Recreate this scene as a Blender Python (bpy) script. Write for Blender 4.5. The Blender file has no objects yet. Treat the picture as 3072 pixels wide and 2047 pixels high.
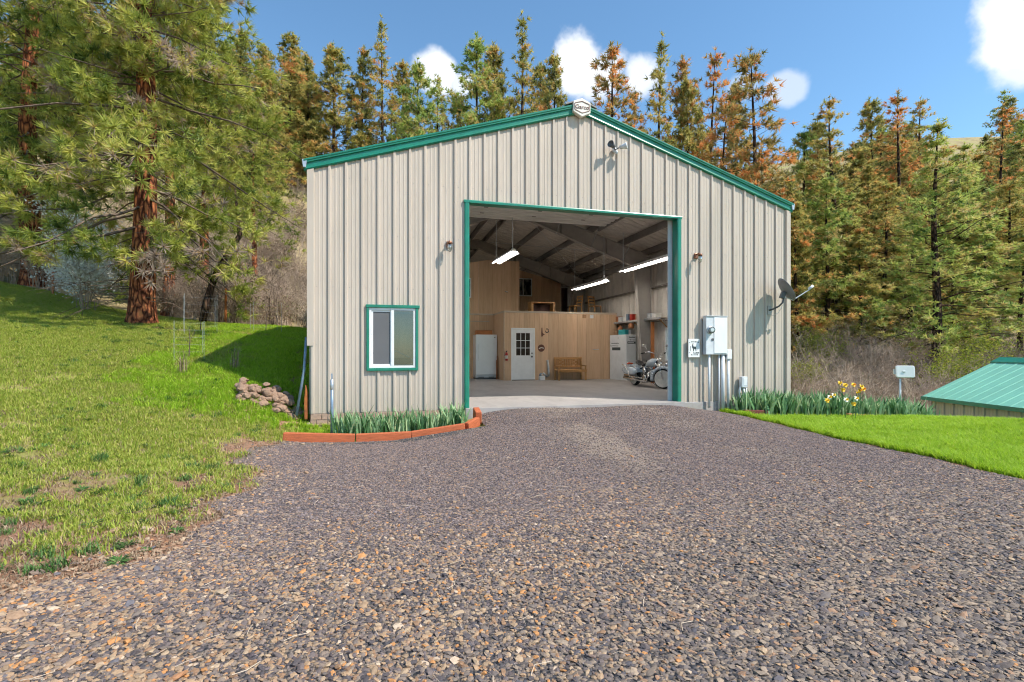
import bpy, math, random
import numpy as np
from mathutils import Vector, Matrix, Euler

scene = bpy.context.scene
col = scene.collection
rad = math.radians

# ------------------------------------------------------------------ camera
# world frame: x runs along the front wall, y into the building, z up from the slab
YAW = rad(14.66)
CAM = (1.361, -10.09, 1.2)
cam_d = bpy.data.cameras.new("camera")
cam_d.sensor_width = 36.0
cam_d.lens = 36.0 * 1476.0 / 3072.0
cam_d.shift_y = 26.5 / 3072.0
cam_d.clip_start = 0.05
cam_d.clip_end = 2000
cam = bpy.data.objects.new("camera", cam_d)
cam.location = CAM
cam.rotation_euler = (rad(90), 0, -YAW)
col.objects.link(cam)
scene.camera = cam

# ------------------------------------------------------------------ sun, sky, exposure
SUN_EL, SUN_AZ = rad(49.5), rad(50.0)      # azimuth measured from the wall's normal towards +x
to_sun = Vector((math.sin(SUN_AZ) * math.cos(SUN_EL), -math.cos(SUN_AZ) * math.cos(SUN_EL), math.sin(SUN_EL)))
sun_d = bpy.data.lights.new("sun", 'SUN')
sun_d.energy = 3.9
sun_d.angle = rad(0.5)
sun_d.color = (1.0, 0.935, 0.83)
sun = bpy.data.objects.new("sun", sun_d)
sun.rotation_euler = (-to_sun).to_track_quat('-Z', 'Y').to_euler()
sun.location = (20, -20, 40)
col.objects.link(sun)

world = bpy.data.worlds.new("World")
scene.world = world
world.use_nodes = True
SKY_STRENGTH = 0.135
EXPOSURE = 0.70

def build_world():
    nt = world.node_tree
    N, L = nt.nodes, nt.links
    for n in list(N):
        N.remove(n)
    out = N.new('ShaderNodeOutputWorld')
    bg = N.new('ShaderNodeBackground')
    bg.inputs['Strength'].default_value = SKY_STRENGTH
    sky = N.new('ShaderNodeTexSky')
    sky.sky_type = 'NISHITA'
    sky.sun_disc = False
    sky.sun_elevation = SUN_EL
    sky.sun_rotation = math.pi - SUN_AZ
    sky.air_density = 1.0
    sky.dust_density = 0.2
    sky.ozone_density = 1.8
    tc = N.new('ShaderNodeTexCoord')
    nz = N.new('ShaderNodeTexNoise')
    nz.inputs['Scale'].default_value = 13.0
    nz.inputs['Detail'].default_value = 9.0
    nz.inputs['Roughness'].default_value = 0.55
    L.new(tc.outputs['Generated'], nz.inputs['Vector'])
    # fair-weather cumulus, spread over the whole sky: (direction, angular radius, flatness, density)
    clouds = [((0.09, 0.86, 0.480), 0.050, 1.25, 0.95), ((0.135, 0.86, 0.468), 0.030, 1.2, 0.8),
              ((0.325, 0.80, 0.500), 0.056, 1.0, 1.0), ((0.37, 0.785, 0.475), 0.050, 1.1, 0.95), ((0.43, 0.765, 0.470), 0.045, 1.2, 0.85),
              ((0.625, 0.65, 0.420), 0.036, 1.3, 0.5), ((0.57, 0.69, 0.432), 0.028, 1.3, 0.35),
              ((0.795, 0.455, 0.425), 0.062, 0.85, 1.0), ((0.80, 0.44, 0.385), 0.05, 1.0, 0.8),
              ((-0.55, 0.60, 0.50), 0.09, 1.3, 0.9), ((0.95, -0.1, 0.35), 0.10, 1.4, 0.9), ((-0.8, -0.3, 0.5), 0.12, 1.3, 0.9),
              ((0.2, -0.85, 0.45), 0.11, 1.3, 0.9), ((0.1, 0.2, 0.95), 0.08, 1.0, 0.7), ((-0.3, -0.75, 0.55), 0.09, 1.2, 0.9),
              ((0.85, 0.3, 0.22), 0.06, 1.5, 0.7)]
    prev = None
    for d, r, flat, dens in clouds:
        d = Vector(d).normalized()
        sub = N.new('ShaderNodeVectorMath'); sub.operation = 'SUBTRACT'
        L.new(tc.outputs['Generated'], sub.inputs[0]); sub.inputs[1].default_value = d
        mul = N.new('ShaderNodeVectorMath'); mul.operation = 'MULTIPLY'
        L.new(sub.outputs[0], mul.inputs[0]); mul.inputs[1].default_value = (1, 1, flat)
        ln = N.new('ShaderNodeVectorMath'); ln.operation = 'LENGTH'
        L.new(mul.outputs[0], ln.inputs[0])
        dv = N.new('ShaderNodeMath'); dv.operation = 'DIVIDE'
        L.new(ln.outputs['Value'], dv.inputs[0]); dv.inputs[1].default_value = r
        ad = N.new('ShaderNodeMath'); ad.operation = 'MULTIPLY_ADD'
        L.new(nz.outputs['Fac'], ad.inputs[0]); ad.inputs[1].default_value = -1.5
        L.new(dv.outputs[0], ad.inputs[2])
        mr = N.new('ShaderNodeMapRange'); mr.interpolation_type = 'SMOOTHSTEP'
        mr.inputs['From Min'].default_value = 0.28; mr.inputs['From Max'].default_value = -0.22
        mr.inputs['To Min'].default_value = 0.0; mr.inputs['To Max'].default_value = dens
        L.new(ad.outputs[0], mr.inputs['Value'])
        if prev is None:
            prev = mr.outputs[0]
        else:
            mx = N.new('ShaderNodeMath'); mx.operation = 'MAXIMUM'
            L.new(prev, mx.inputs[0]); L.new(mr.outputs[0], mx.inputs[1]); prev = mx.outputs[0]
    mix = N.new('ShaderNodeMix'); mix.data_type = 'RGBA'
    L.new(prev, mix.inputs['Factor'])
    tint = N.new('ShaderNodeMix'); tint.data_type = 'RGBA'; tint.blend_type = 'MULTIPLY'; tint.inputs['Factor'].default_value = 1
    L.new(sky.outputs[0], tint.inputs['A']); tint.inputs['B'].default_value = (0.78, 1.0, 1.04, 1)   # clear mountain air
    L.new(tint.outputs['Result'], mix.inputs['A'])
    mix.inputs['B'].default_value = (5.2, 5.35, 5.6, 1)
    L.new(mix.outputs['Result'], bg.inputs['Color'])
    L.new(bg.outputs[0], out.inputs['Surface'])
build_world()

scene.view_settings.view_transform = 'Standard'
scene.view_settings.look = 'None'
scene.view_settings.exposure = EXPOSURE
scene.view_settings.gamma = 1.0
scene.view_settings.use_curve_mapping = False
scene.render.engine = 'CYCLES'
cy = scene.cycles
cy.max_bounces = 8; cy.diffuse_bounces = 4; cy.glossy_bounces = 4; cy.transmission_bounces = 6; cy.transparent_max_bounces = 10
cy.caustics_reflective = False; cy.caustics_refractive = False
cy.sample_clamp_indirect = 8.0
cy.use_adaptive_sampling = True; cy.adaptive_threshold = 0.03; cy.adaptive_min_samples = 12
cy.use_denoising = True
try:
    cy.denoiser = 'OPENIMAGEDENOISE'
    cy.denoising_input_passes = 'RGB_ALBEDO_NORMAL'
    cy.denoising_prefilter = 'ACCURATE'
except Exception:
    pass
cy.pixel_filter_type = 'BLACKMAN_HARRIS'
cy.filter_width = 1.1

# ------------------------------------------------------------------ helpers
CP, SP = math.cos(YAW), math.sin(YAW)
def V(xr, d):
    """a survey point: xr metres to the right and d metres ahead of the tripod, in world x, y"""
    return (CAM[0] + xr * CP + d * SP, CAM[1] - xr * SP + d * CP)

class MB:
    def __init__(s):
        s.v, s.f, s.m, s.cur = [], [], [], 0
    def add(s, vs, fs):
        o = len(s.v)
        s.v.extend([tuple(p) for p in vs])
        for f in fs:
            s.f.append([i + o for i in f]); s.m.append(s.cur)
        return s
    def box(s, a, b):
        (x0, y0, z0), (x1, y1, z1) = a, b
        return s.add([(x0, y0, z0), (x1, y0, z0), (x1, y1, z0), (x0, y1, z0), (x0, y0, z1), (x1, y0, z1), (x1, y1, z1), (x0, y1, z1)],
                     [(0, 3, 2, 1), (4, 5, 6, 7), (0, 1, 5, 4), (1, 2, 6, 5), (2, 3, 7, 6), (3, 0, 4, 7)])
    def obox(s, c, size, rot=(0, 0, 0)):
        M = Euler(rot).to_matrix(); c = Vector(c); h = [v / 2 for v in size]
        vs = [c + M @ Vector((sx * h[0], sy * h[1], sz * h[2])) for sz in (-1, 1) for sx, sy in ((-1, -1), (1, -1), (1, 1), (-1, 1))]
        return s.add(vs, [(0, 3, 2, 1), (4, 5, 6, 7), (0, 1, 5, 4), (1, 2, 6, 5), (2, 3, 7, 6), (3, 0, 4, 7)])
    def bar(s, p0, p1, w, h, up=(0, 0, 1)):
        p0, p1 = Vector(p0), Vector(p1); d = (p1 - p0).normalized(); up = Vector(up)
        a = d.cross(up)
        if a.length < 1e-4: a = d.cross(Vector((1, 0, 0)))
        a.normalize(); b = a.cross(d)
        vs = [p + a * sx * w / 2 + b * sy * h / 2 for p in (p0, p1) for sx, sy in ((-1, -1), (1, -1), (1, 1), (-1, 1))]
        return s.add(vs, [(0, 3, 2, 1), (4, 5, 6, 7), (0, 1, 5, 4), (1, 2, 6, 5), (2, 3, 7, 6), (3, 0, 4, 7)])
    def tube(s, pts, r, n=8, caps=True):
        pts = [Vector(p) for p in pts]; k = len(pts)
        rr = list(r) if hasattr(r, '__len__') else [r] * k
        vs, fs = [], []
        ref = None
        for i, p in enumerate(pts):
            t = (pts[min(i + 1, k - 1)] - pts[max(i - 1, 0)]).normalized()
            if ref is None:
                ref = Vector((0, 0, 1)) if abs(t.z) < 0.9 else Vector((1, 0, 0))
            a = t.cross(ref)
            if a.length < 1e-4: a = t.cross(Vector((0, 1, 0)))
            a.normalize(); b = t.cross(a).normalized(); ref = b.cross(t) if False else ref
            for j in range(n):
                th = 2 * math.pi * j / n
                vs.append(p + a * math.cos(th) * rr[i] + b * math.sin(th) * rr[i])
        for i in range(k - 1):
            for j in range(n):
                j2 = (j + 1) % n
                fs.append((i * n + j, i * n + j2, (i + 1) * n + j2, (i + 1) * n + j))
        if caps:
            fs.append(tuple(range(n - 1, -1, -1))); fs.append(tuple((k - 1) * n + j for j in range(n)))
        return s.add(vs, fs)
    def lathe(s, prof, n=16, M=None):
        vs, fs = [], []; k = len(prof); M = M or Matrix.Identity(4)
        for r, z in prof:
            for j in range(n):
                th = 2 * math.pi * j / n
                vs.append(M @ Vector((r * math.cos(th), r * math.sin(th), z)))
        for i in range(k - 1):
            for j in range(n):
                j2 = (j + 1) % n
                fs.append((i * n + j, i * n + j2, (i + 1) * n + j2, (i + 1) * n + j))
        if prof[0][0] > 1e-6: fs.append(tuple(range(n - 1, -1, -1)))
        if prof[-1][0] > 1e-6: fs.append(tuple((k - 1) * n + j for j in range(n)))
        return s.add(vs, fs)
    def prism(s, poly, axis, a, b):
        n = len(poly)
        def p3(u, w, t):
            return {'x': (t, u, w), 'y': (u, t, w), 'z': (u, w, t)}[axis]
        vs = [p3(u, w, a) for u, w in poly] + [p3(u, w, b) for u, w in poly]
        fs = [tuple(range(n - 1, -1, -1)), tuple(range(n, 2 * n))] + [(i, (i + 1) % n, n + (i + 1) % n, n + i) for i in range(n)]
        return s.add(vs, fs)
    def loft(s, sections, caps=True):
        n = len(sections[0]); vs = [p for sec in sections for p in sec]; fs = []
        for i in range(len(sections) - 1):
            for j in range(n):
                j2 = (j + 1) % n
                fs.append((i * n + j, i * n + j2, (i + 1) * n + j2, (i + 1) * n + j))
        if caps:
            fs.append(tuple(range(n - 1, -1, -1))); fs.append(tuple((len(sections) - 1) * n + j for j in range(n)))
        return s.add(vs, fs)
    def ball(s, c, r, n=12, m=8):
        r = r if hasattr(r, '__len__') else (r, r, r); vs, fs = [], []
        for i in range(m + 1):
            ph = math.pi * i / m
            for j in range(n):
                th = 2 * math.pi * j / n
                vs.append((c[0] + r[0] * math.sin(ph) * math.cos(th), c[1] + r[1] * math.sin(ph) * math.sin(th), c[2] + r[2] * math.cos(ph)))
        for i in range(m):
            for j in range(n):
                j2 = (j + 1) % n
                fs.append((i * n + j, (i + 1) * n + j, (i + 1) * n + j2, i * n + j2))
        return s.add(vs, fs)
    def mesh(s, name, mats, smooth=False):
        me = bpy.data.meshes.new(name)
        me.from_pydata(s.v, [], s.f)
        for m in (mats if isinstance(mats, (list, tuple)) else [mats]):
            me.materials.append(m)
        if any(s.m): me.polygons.foreach_set('material_index', s.m)
        if smooth: me.polygons.foreach_set('use_smooth', [True] * len(me.polygons))
        me.update()
        return me
    def build(s, name, mats, parent=None, smooth=False, bevel=0, world=False, auto=False):
        o = bpy.data.objects.new(name, s.mesh(name, mats, smooth or auto))
        col.objects.link(o)
        if parent is not None:
            o.parent = parent
            if world: o.matrix_parent_inverse = parent.matrix_basis.inverted()
        if bevel:
            b = o.modifiers.new('bevel', 'BEVEL'); b.width = bevel; b.segments = 2; b.limit_method = 'ANGLE'; b.angle_limit = rad(40)
        if auto:
            w = o.modifiers.new('wn', 'WEIGHTED_NORMAL')
            o.data.set_sharp_from_angle(angle=rad(35))
        return o

def tag(o, label=None, cat=None, group=None, kind=None):
    if label: o['label'] = label
    if cat: o['category'] = cat
    if group: o['group'] = group
    if kind: o['kind'] = kind
    return o
def thing(name, label, cat, loc=(0, 0, 0), rotz=0.0, group=None):
    o = bpy.data.objects.new(name, None)
    o.empty_display_size = 0.2
    o.location = loc; o.rotation_euler = (0, 0, rotz)
    col.objects.link(o)
    return tag(o, label, cat, group)
def struct(name, mb, m, **k):
    return tag(mb.build(name, m, **k), kind='structure')
def inst(name, me, loc, rot=(0, 0, 0), scl=(1, 1, 1), parent=None):
    o = bpy.data.objects.new(name, me); o.location = loc; o.rotation_euler = rot
    o.scale = scl if hasattr(scl, '__len__') else (scl, scl, scl)
    col.objects.link(o)
    if parent is not None: o.parent = parent
    return o

# ------------------------------------------------------------------ materials
def newmat(name):
    m = bpy.data.materials.new(name); m.use_nodes = True
    nt = m.node_tree
    b = nt.nodes['Principled BSDF']
    return m, nt, nt.nodes, nt.links, b
def rgba(c): return (c[0], c[1], c[2], 1)
def ramp(N, stops, mode='LINEAR'):
    r = N.new('ShaderNodeValToRGB'); r.color_ramp.interpolation = mode
    e = r.color_ramp.elements
    while len(e) < len(stops): e.new(0.5)
    for i, (p, c) in enumerate(stops):
        e[i].position = p; e[i].color = rgba(c)
    return r
def noise(N, L, coord, scale, detail=4, rough=0.55, stretch=None, out='Fac'):
    if stretch:
        mp = N.new('ShaderNodeMapping'); mp.inputs['Scale'].default_value = stretch
        L.new(coord, mp.inputs['Vector']); coord = mp.outputs[0]
    n = N.new('ShaderNodeTexNoise'); n.inputs['Scale'].default_value = scale; n.inputs['Detail'].default_value = detail; n.inputs['Roughness'].default_value = rough
    L.new(coord, n.inputs['Vector'])
    return n.outputs[out]
def pm(name, c, rough=0.6, metal=0.0, var=0.12, scale=4.0, bump=0.0, bscale=60.0, spec=0.5, c2=None, stretch=None, coat=0.0, coord='Object'):
    """paint / wood / metal with uneven colour and fine relief"""
    m, nt, N, L, b = newmat(name)
    b.inputs['Roughness'].default_value = rough; b.inputs['Metallic'].default_value = metal
    b.inputs['Specular IOR Level'].default_value = spec; b.inputs['Coat Weight'].default_value = coat
    tc = N.new('ShaderNodeTexCoord').outputs[coord]
    c2 = c2 or tuple(x * (1 - 2.2 * var) for x in c)
    c1 = tuple(min(1, x * (1 + var * 0.6)) for x in c)
    nf = noise(N, L, tc, scale, 6, 0.6, stretch)
    r = ramp(N, [(0.28, c2), (0.62, c1)])
    L.new(nf, r.inputs[0]); L.new(r.outputs[0], b.inputs['Base Color'])
    if bump:
        bp = N.new('ShaderNodeBump'); bp.inputs['Strength'].default_value = bump; bp.inputs['Distance'].default_value = 0.01
        L.new(noise(N, L, tc, bscale, 5, 0.6, stretch), bp.inputs['Height']); L.new(bp.outputs[0], b.inputs['Normal'])
    return m
def glass_mat(name, tint=(0.85, 0.9, 0.9), refl=0.5):
    m, nt, N, L, b = newmat(name)
    N.remove(b)
    tr = N.new('ShaderNodeBsdfTransparent'); tr.inputs[0].default_value = rgba(tint)
    gl = N.new('ShaderNodeBsdfGlossy'); gl.inputs['Roughness'].default_value = 0.02
    fr = N.new('ShaderNodeFresnel'); fr.inputs[0].default_value = 1.5
    ma = N.new('ShaderNodeMath'); ma.operation = 'MULTIPLY_ADD'; ma.inputs[1].default_value = 1.0; ma.inputs[2].default_value = refl * 0.1
    L.new(fr.outputs[0], ma.inputs[0])
    mx = N.new('ShaderNodeMixShader'); L.new(ma.outputs[0], mx.inputs[0]); L.new(tr.outputs[0], mx.inputs[1]); L.new(gl.outputs[0], mx.inputs[2])
    L.new(mx.outputs[0], N['Material Output'].inputs[0])
    return m
def foliage_mat(name, stops, trans=0.35, objvar=0.10, rough=0.55):
    m, nt, N, L, b = newmat(name)
    at = N.new('ShaderNodeAttribute'); at.attribute_name = 'tone'
    oi = N.new('ShaderNodeObjectInfo')
    ma = N.new('ShaderNodeMath'); ma.operation = 'MULTIPLY_ADD'; ma.inputs[1].default_value = objvar
    L.new(oi.outputs['Random'], ma.inputs[0]); L.new(at.outputs['Fac'], ma.inputs[2])
    r = ramp(N, stops); L.new(ma.outputs[0], r.inputs[0])
    b.inputs['Roughness'].default_value = rough; b.inputs['Specular IOR Level'].default_value = 0.3
    L.new(r.outputs[0], b.inputs['Base Color'])
    tl = N.new('ShaderNodeBsdfTranslucent'); L.new(r.outputs[0], tl.inputs[0])
    mx = N.new('ShaderNodeMixShader'); mx.inputs[0].default_value = trans
    L.new(b.outputs[0], mx.inputs[1]); L.new(tl.outputs[0], mx.inputs[2]); L.new(mx.outputs[0], N['Material Output'].inputs[0])
    return m

def wall_metal():
    m, nt, N, L, b = newmat('beige painted steel')
    tc = N.new('ShaderNodeTexCoord').outputs['Object']
    a = noise(N, L, tc, 0.9, 6, 0.65, (3.0, 1, 0.35))
    r = ramp(N, [(0.3, (0.45, 0.385, 0.32)), (0.55, (0.53, 0.45, 0.375)), (0.75, (0.56, 0.48, 0.405))])
    L.new(a, r.inputs[0])
    # rain-splash dirt along the bottom half metre
    sx = N.new('ShaderNodeSeparateXYZ'); L.new(tc, sx.inputs[0])
    mr = N.new('ShaderNodeMapRange'); mr.inputs['From Min'].default_value = 0.75; mr.inputs['From Max'].default_value = -0.1
    L.new(sx.outputs['Z'], mr.inputs['Value'])
    st = noise(N, L, tc, 7, 5, 0.7, (1.6, 1, 0.25))
    mu = N.new('ShaderNodeMath'); mu.operation = 'MULTIPLY'; L.new(mr.outputs[0], mu.inputs[0]); L.new(st, mu.inputs[1])
    mx = N.new('ShaderNodeMix'); mx.data_type = 'RGBA'
    L.new(mu.outputs[0], mx.inputs['Factor']); L.new(r.outputs[0], mx.inputs['A']); mx.inputs['B'].default_value = (0.40, 0.33, 0.26, 1)
    L.new(mx.outputs['Result'], b.inputs['Base Color'])
    b.inputs['Roughness'].default_value = 0.48; b.inputs['Specular IOR Level'].default_value = 0.35
    bp = N.new('ShaderNodeBump'); bp.inputs['Strength'].default_value = 0.12; bp.inputs['Distance'].default_value = 0.02
    L.new(noise(N, L, tc, 2.2, 3, 0.5, (1, 1, 0.6)), bp.inputs['Height']); L.new(bp.outputs[0], b.inputs['Normal'])
    return m
def bark_mat(name, c_hi, c_lo, scale=9.0):
    m, nt, N, L, b = newmat(name)
    tc = N.new('ShaderNodeTexCoord').outputs['Object']
    mp = N.new('ShaderNodeMapping'); mp.inputs['Scale'].default_value = (1, 1, 0.28); L.new(tc, mp.inputs['Vector'])
    w = noise(N, L, mp.outputs[0], 4, 4, 0.6, None, 'Color')
    ad = N.new('ShaderNodeMix'); ad.data_type = 'RGBA'; ad.inputs['Factor'].default_value = 0.12
    L.new(mp.outputs[0], ad.inputs['A']); L.new(w, ad.inputs['B'])
    vo = N.new('ShaderNodeTexVoronoi'); vo.feature = 'DISTANCE_TO_EDGE'; vo.inputs['Scale'].default_value = scale
    L.new(ad.outputs['Result'], vo.inputs['Vector'])
    r = ramp(N, [(0.0, tuple(x * 0.18 for x in c_lo)), (0.10, c_lo), (0.35, c_hi)])
    L.new(vo.outputs['Distance'], r.inputs[0])
    nv = noise(N, L, tc, 3.0, 6, 0.7)
    r2 = ramp(N, [(0.35, (0.45, 0.45, 0.45)), (0.65, (1, 1, 1))]); L.new(nv, r2.inputs[0])
    mu = N.new('ShaderNodeMix'); mu.data_type = 'RGBA'; mu.blend_type = 'MULTIPLY'; mu.inputs['Factor'].default_value = 1
    L.new(r.outputs[0], mu.inputs['A']); L.new(r2.outputs[0], mu.inputs['B']); L.new(mu.outputs['Result'], b.inputs['Base Color'])
    b.inputs['Roughness'].default_value = 0.9; b.inputs['Specular IOR Level'].default_value = 0.15
    bp = N.new('ShaderNodeBump'); bp.inputs['Strength'].default_value = 1.0; bp.inputs['Distance'].default_value = 0.06
    L.new(vo.outputs['Distance'], bp.inputs['Height']); L.new(bp.outputs[0], b.inputs['Normal'])
    return m
def siding_mat():
    m, nt, N, L, b = newmat('tan plywood siding')
    tc = N.new('ShaderNodeTexCoord').outputs['Object']
    g = noise(N, L, tc, 2.5, 8, 0.65, (9, 9, 0.6))
    r = ramp(N, [(0.25, (0.52, 0.33, 0.19)), (0.5, (0.62, 0.41, 0.255)), (0.75, (0.68, 0.47, 0.30))])
    L.new(g, r.inputs[0])
    sx = N.new('ShaderNodeSeparateXYZ'); L.new(tc, sx.inputs[0])
    ml = N.new('ShaderNodeMath'); ml.operation = 'MULTIPLY'; ml.inputs[1].default_value = 4.92; L.new(sx.outputs['X'], ml.inputs[0])
    fl = N.new('ShaderNodeMath'); fl.operation = 'FLOOR'; L.new(ml.outputs[0], fl.inputs[0])
    wn = N.new('ShaderNodeTexWhiteNoise'); wn.noise_dimensions = '1D'; L.new(fl.outputs[0], wn.inputs['W'])
    hs = N.new('ShaderNodeHueSaturation'); L.new(r.outputs[0], hs.inputs['Color'])
    mr = N.new('ShaderNodeMapRange'); mr.inputs['To Min'].default_value = 0.86; mr.inputs['To Max'].default_value = 1.1
    L.new(wn.outputs['Value'], mr.inputs['Value']); L.new(mr.outputs[0], hs.inputs['Value'])
    L.new(hs.outputs[0], b.inputs['Base Color']); b.inputs['Roughness'].default_value = 0.7
    return m
def concrete_mat():
    m, nt, N, L, b = newmat('concrete')
    tc = N.new('ShaderNodeTexCoord').outputs['Object']
    a = noise(N, L, tc, 1.1, 8, 0.65, (1, 0.5, 1)); r = ramp(N, [(0.3, (0.31, 0.285, 0.27)), (0.55, (0.385, 0.355, 0.335)), (0.75, (0.43, 0.40, 0.37))]); L.new(a, r.inputs[0])
    n2 = noise(N, L, tc, 6, 6, 0.7, (1, 0.25, 1)); r2 = ramp(N, [(0.38, (0.86, 0.85, 0.85)), (0.52, (1, 1, 1))]); L.new(n2, r2.inputs[0])
    mu = N.new('ShaderNodeMix'); mu.data_type = 'RGBA'; mu.blend_type = 'MULTIPLY'; mu.inputs['Factor'].default_value = 0.8
    L.new(r.outputs[0], mu.inputs['A']); L.new(r2.outputs[0], mu.inputs['B']); L.new(mu.outputs['Result'], b.inputs['Base Color'])
    b.inputs['Roughness'].default_value = 0.5; b.inputs['Specular IOR Level'].default_value = 0.45
    bp = N.new('ShaderNodeBump'); bp.inputs['Strength'].default_value = 0.15; bp.inputs['Distance'].default_value = 0.005
    L.new(noise(N, L, tc, 40, 6, 0.7), bp.inputs['Height']); L.new(bp.outputs[0], b.inputs['Normal'])
    return m

M = {}
M['wall'] = wall_metal()
M['inner'] = pm('bare steel sheet', (0.68, 0.63, 0.57), 0.5, 0.0, 0.08, 2.0)
M['green'] = pm('green trim paint', (0.009, 0.20, 0.125), 0.32, 0, 0.10, 3.0, spec=0.6)
M['roofgreen'] = pm('green roof sheet', (0.21, 0.53, 0.385), 0.38, 0.0, 0.05, 1.2, spec=0.8)  # pale base colour carries the sun and sky glare on the shed roof
M['white'] = pm('white paint', (0.78, 0.78, 0.77), 0.4, 0, 0.04, 3.0)
M['offwhite'] = pm('off white door', (0.68, 0.66, 0.62), 0.5, 0, 0.05, 2.0)
M['enamel'] = pm('white enamel', (0.78, 0.80, 0.83), 0.22, 0, 0.03, 2.0, spec=0.6)
M['steel'] = pm('primer grey steel', (0.37, 0.34, 0.31), 0.55, 0.0, 0.10, 2.5)
M['steel_dk'] = pm('dark grey steel', (0.23, 0.21, 0.19), 0.55, 0.0, 0.12, 2.5)
M['galv'] = pm('galvanised steel', (0.52, 0.54, 0.56), 0.38, 0.6, 0.10, 14.0)
M['greybox'] = pm('light grey enclosure paint', (0.62, 0.64, 0.66), 0.4, 0, 0.05, 5.0)
M['chrome'] = pm('chrome', (0.8, 0.8, 0.8), 0.12, 1.0, 0.02, 5)
M['black'] = pm('black plastic', (0.02, 0.02, 0.022), 0.45, 0, 0.1, 6)
M['rubber'] = pm('tyre rubber', (0.022, 0.021, 0.02), 0.8, 0, 0.15, 8)
M['darkgrey'] = pm('dark grey plastic', (0.09, 0.095, 0.105), 0.5, 0, 0.1, 6)
M['dish'] = pm('grey dish paint', (0.16, 0.17, 0.185), 0.5, 0, 0.06, 4)
M['siding'] = siding_mat()
M['groove'] = pm('siding edge', (0.24, 0.14, 0.08), 0.8)
M['trimwood'] = pm('pale trim board', (0.50, 0.42, 0.33), 0.7, 0, 0.12, 6, stretch=(1, 8, 8))
M['oak'] = pm('honey oak', (0.50, 0.26, 0.09), 0.45, 0, 0.16, 4, stretch=(2, 14, 14))
M['oldwood'] = pm('reddish board', (0.38, 0.15, 0.06), 0.7, 0, 0.2, 5, stretch=(8, 8, 1))
M['redtimber'] = pm('red stained timber', (0.50, 0.125, 0.045), 0.75, 0, 0.16, 5, 0.5, 40, stretch=(1.5, 14, 14))
M['darktimber'] = pm('dark red timber', (0.17, 0.045, 0.03), 0.8, 0, 0.2, 5, 0.5, 40, stretch=(1.5, 14, 14))
M['rust'] = pm('rusty iron', (0.42, 0.13, 0.03), 0.85, 0, 0.3, 9, 0.4, 40, c2=(0.10, 0.03, 0.015))
M['bluepipe'] = pm('blue grey pipe', (0.20, 0.28, 0.37), 0.4, 0.2, 0.14, 12)
M['concrete'] = concrete_mat()
M['brick'] = pm('weathered pink block', (0.42, 0.27, 0.20), 0.9, 0, 0.2, 9, 0.6, 50, c2=(0.30, 0.22, 0.17))
M['mortar'] = pm('mortar', (0.34, 0.28, 0.22), 0.95, 0, 0.15, 12, 0.5, 60)
M['rock'] = pm('pinkish field stone', (0.31, 0.195, 0.13), 0.9, 0, 0.2, 3, 0.8, 22, c2=(0.20, 0.135, 0.10))
M['maroon'] = pm('maroon boarding', (0.10, 0.05, 0.04), 0.8, 0, 0.15, 3)
M['brownplaque'] = pm('brown plaque', (0.16, 0.06, 0.035), 0.5, 0, 0.15, 8)
M['cream'] = pm('cream lettering', (0.75, 0.70, 0.62), 0.5)
M['red'] = pm('red paint', (0.45, 0.03, 0.02), 0.35)
M['orangebox'] = pm('orange brown box', (0.48, 0.17, 0.05), 0.6, 0, 0.12, 5)
M['card'] = pm('brown cardboard', (0.33, 0.19, 0.10), 0.8, 0, 0.12, 5)
M['carton'] = pm('white carton', (0.66, 0.68, 0.70), 0.6, 0, 0.05, 3)
M['ink'] = pm('dark ink', (0.03, 0.045, 0.05), 0.6)
M['teal'] = pm('teal print', (0.03, 0.33, 0.35), 0.5)
M['glass'] = glass_mat('clear glass')
M['glassdark'] = glass_mat('tinted glass', (0.55, 0.6, 0.62), 0.8)
M['screen'] = pm('insect screen', (0.13, 0.13, 0.135), 0.8, 0, 0.04, 2)
M['curtain'] = pm('brown curtain', (0.14, 0.07, 0.05), 0.9, 0, 0.3, 6, stretch=(12, 12, 0.4))
M['palecurtain'] = pm('pale blue blind', (0.62, 0.78, 0.82), 0.8, 0, 0.05, 4)
M['bluewhite'] = pm('motorcycle pearl paint', (0.62, 0.67, 0.72), 0.15, 0, 0.02, 4, coat=0.8)
M['leather'] = pm('black leather', (0.018, 0.017, 0.018), 0.5, 0, 0.2, 30, 0.2, 200)
M['enginemetal'] = pm('engine metal', (0.28, 0.28, 0.29), 0.35, 0.8, 0.3, 18)
M['amber'] = pm('amber lens', (0.55, 0.08, 0.03), 0.2)
M['lampbrown'] = pm('bronze lamp', (0.30, 0.12, 0.06), 0.35, 0.4, 0.2, 10)
M['bark_red'] = bark_mat('red pine bark', (0.68, 0.25, 0.10), (0.25, 0.08, 0.04), 9.0)
M['bark_brown'] = bark_mat('brown pine bark', (0.17, 0.10, 0.065), (0.055, 0.035, 0.026), 9.0)
M['twig'] = pm('dead twig', (0.13, 0.09, 0.065), 0.9, 0, 0.25, 5)
M['greytwig'] = pm('grey bare twig', (0.44, 0.33, 0.25), 0.9, 0, 0.2, 2)
M['paletwig'] = pm('pale bare twig', (0.56, 0.45, 0.34), 0.9, 0, 0.2, 2)
M['petal'] = pm('yellow petal', (0.85, 0.55, 0.02), 0.6, 0, 0.05, 10)
M['petalorange'] = pm('deep yellow trumpet', (0.85, 0.36, 0.01), 0.6, 0, 0.05, 10)
M['petalwhite'] = pm('white petal', (0.85, 0.82, 0.72), 0.6, 0, 0.04, 10)
YG = [(0.0, (0.04, 0.07, 0.018)), (0.3, (0.15, 0.21, 0.036)), (0.55, (0.36, 0.40, 0.07)), (0.85, (0.58, 0.55, 0.13)), (0.95, (0.44, 0.27, 0.12)), (1.0, (0.42, 0.33, 0.27))]
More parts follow.
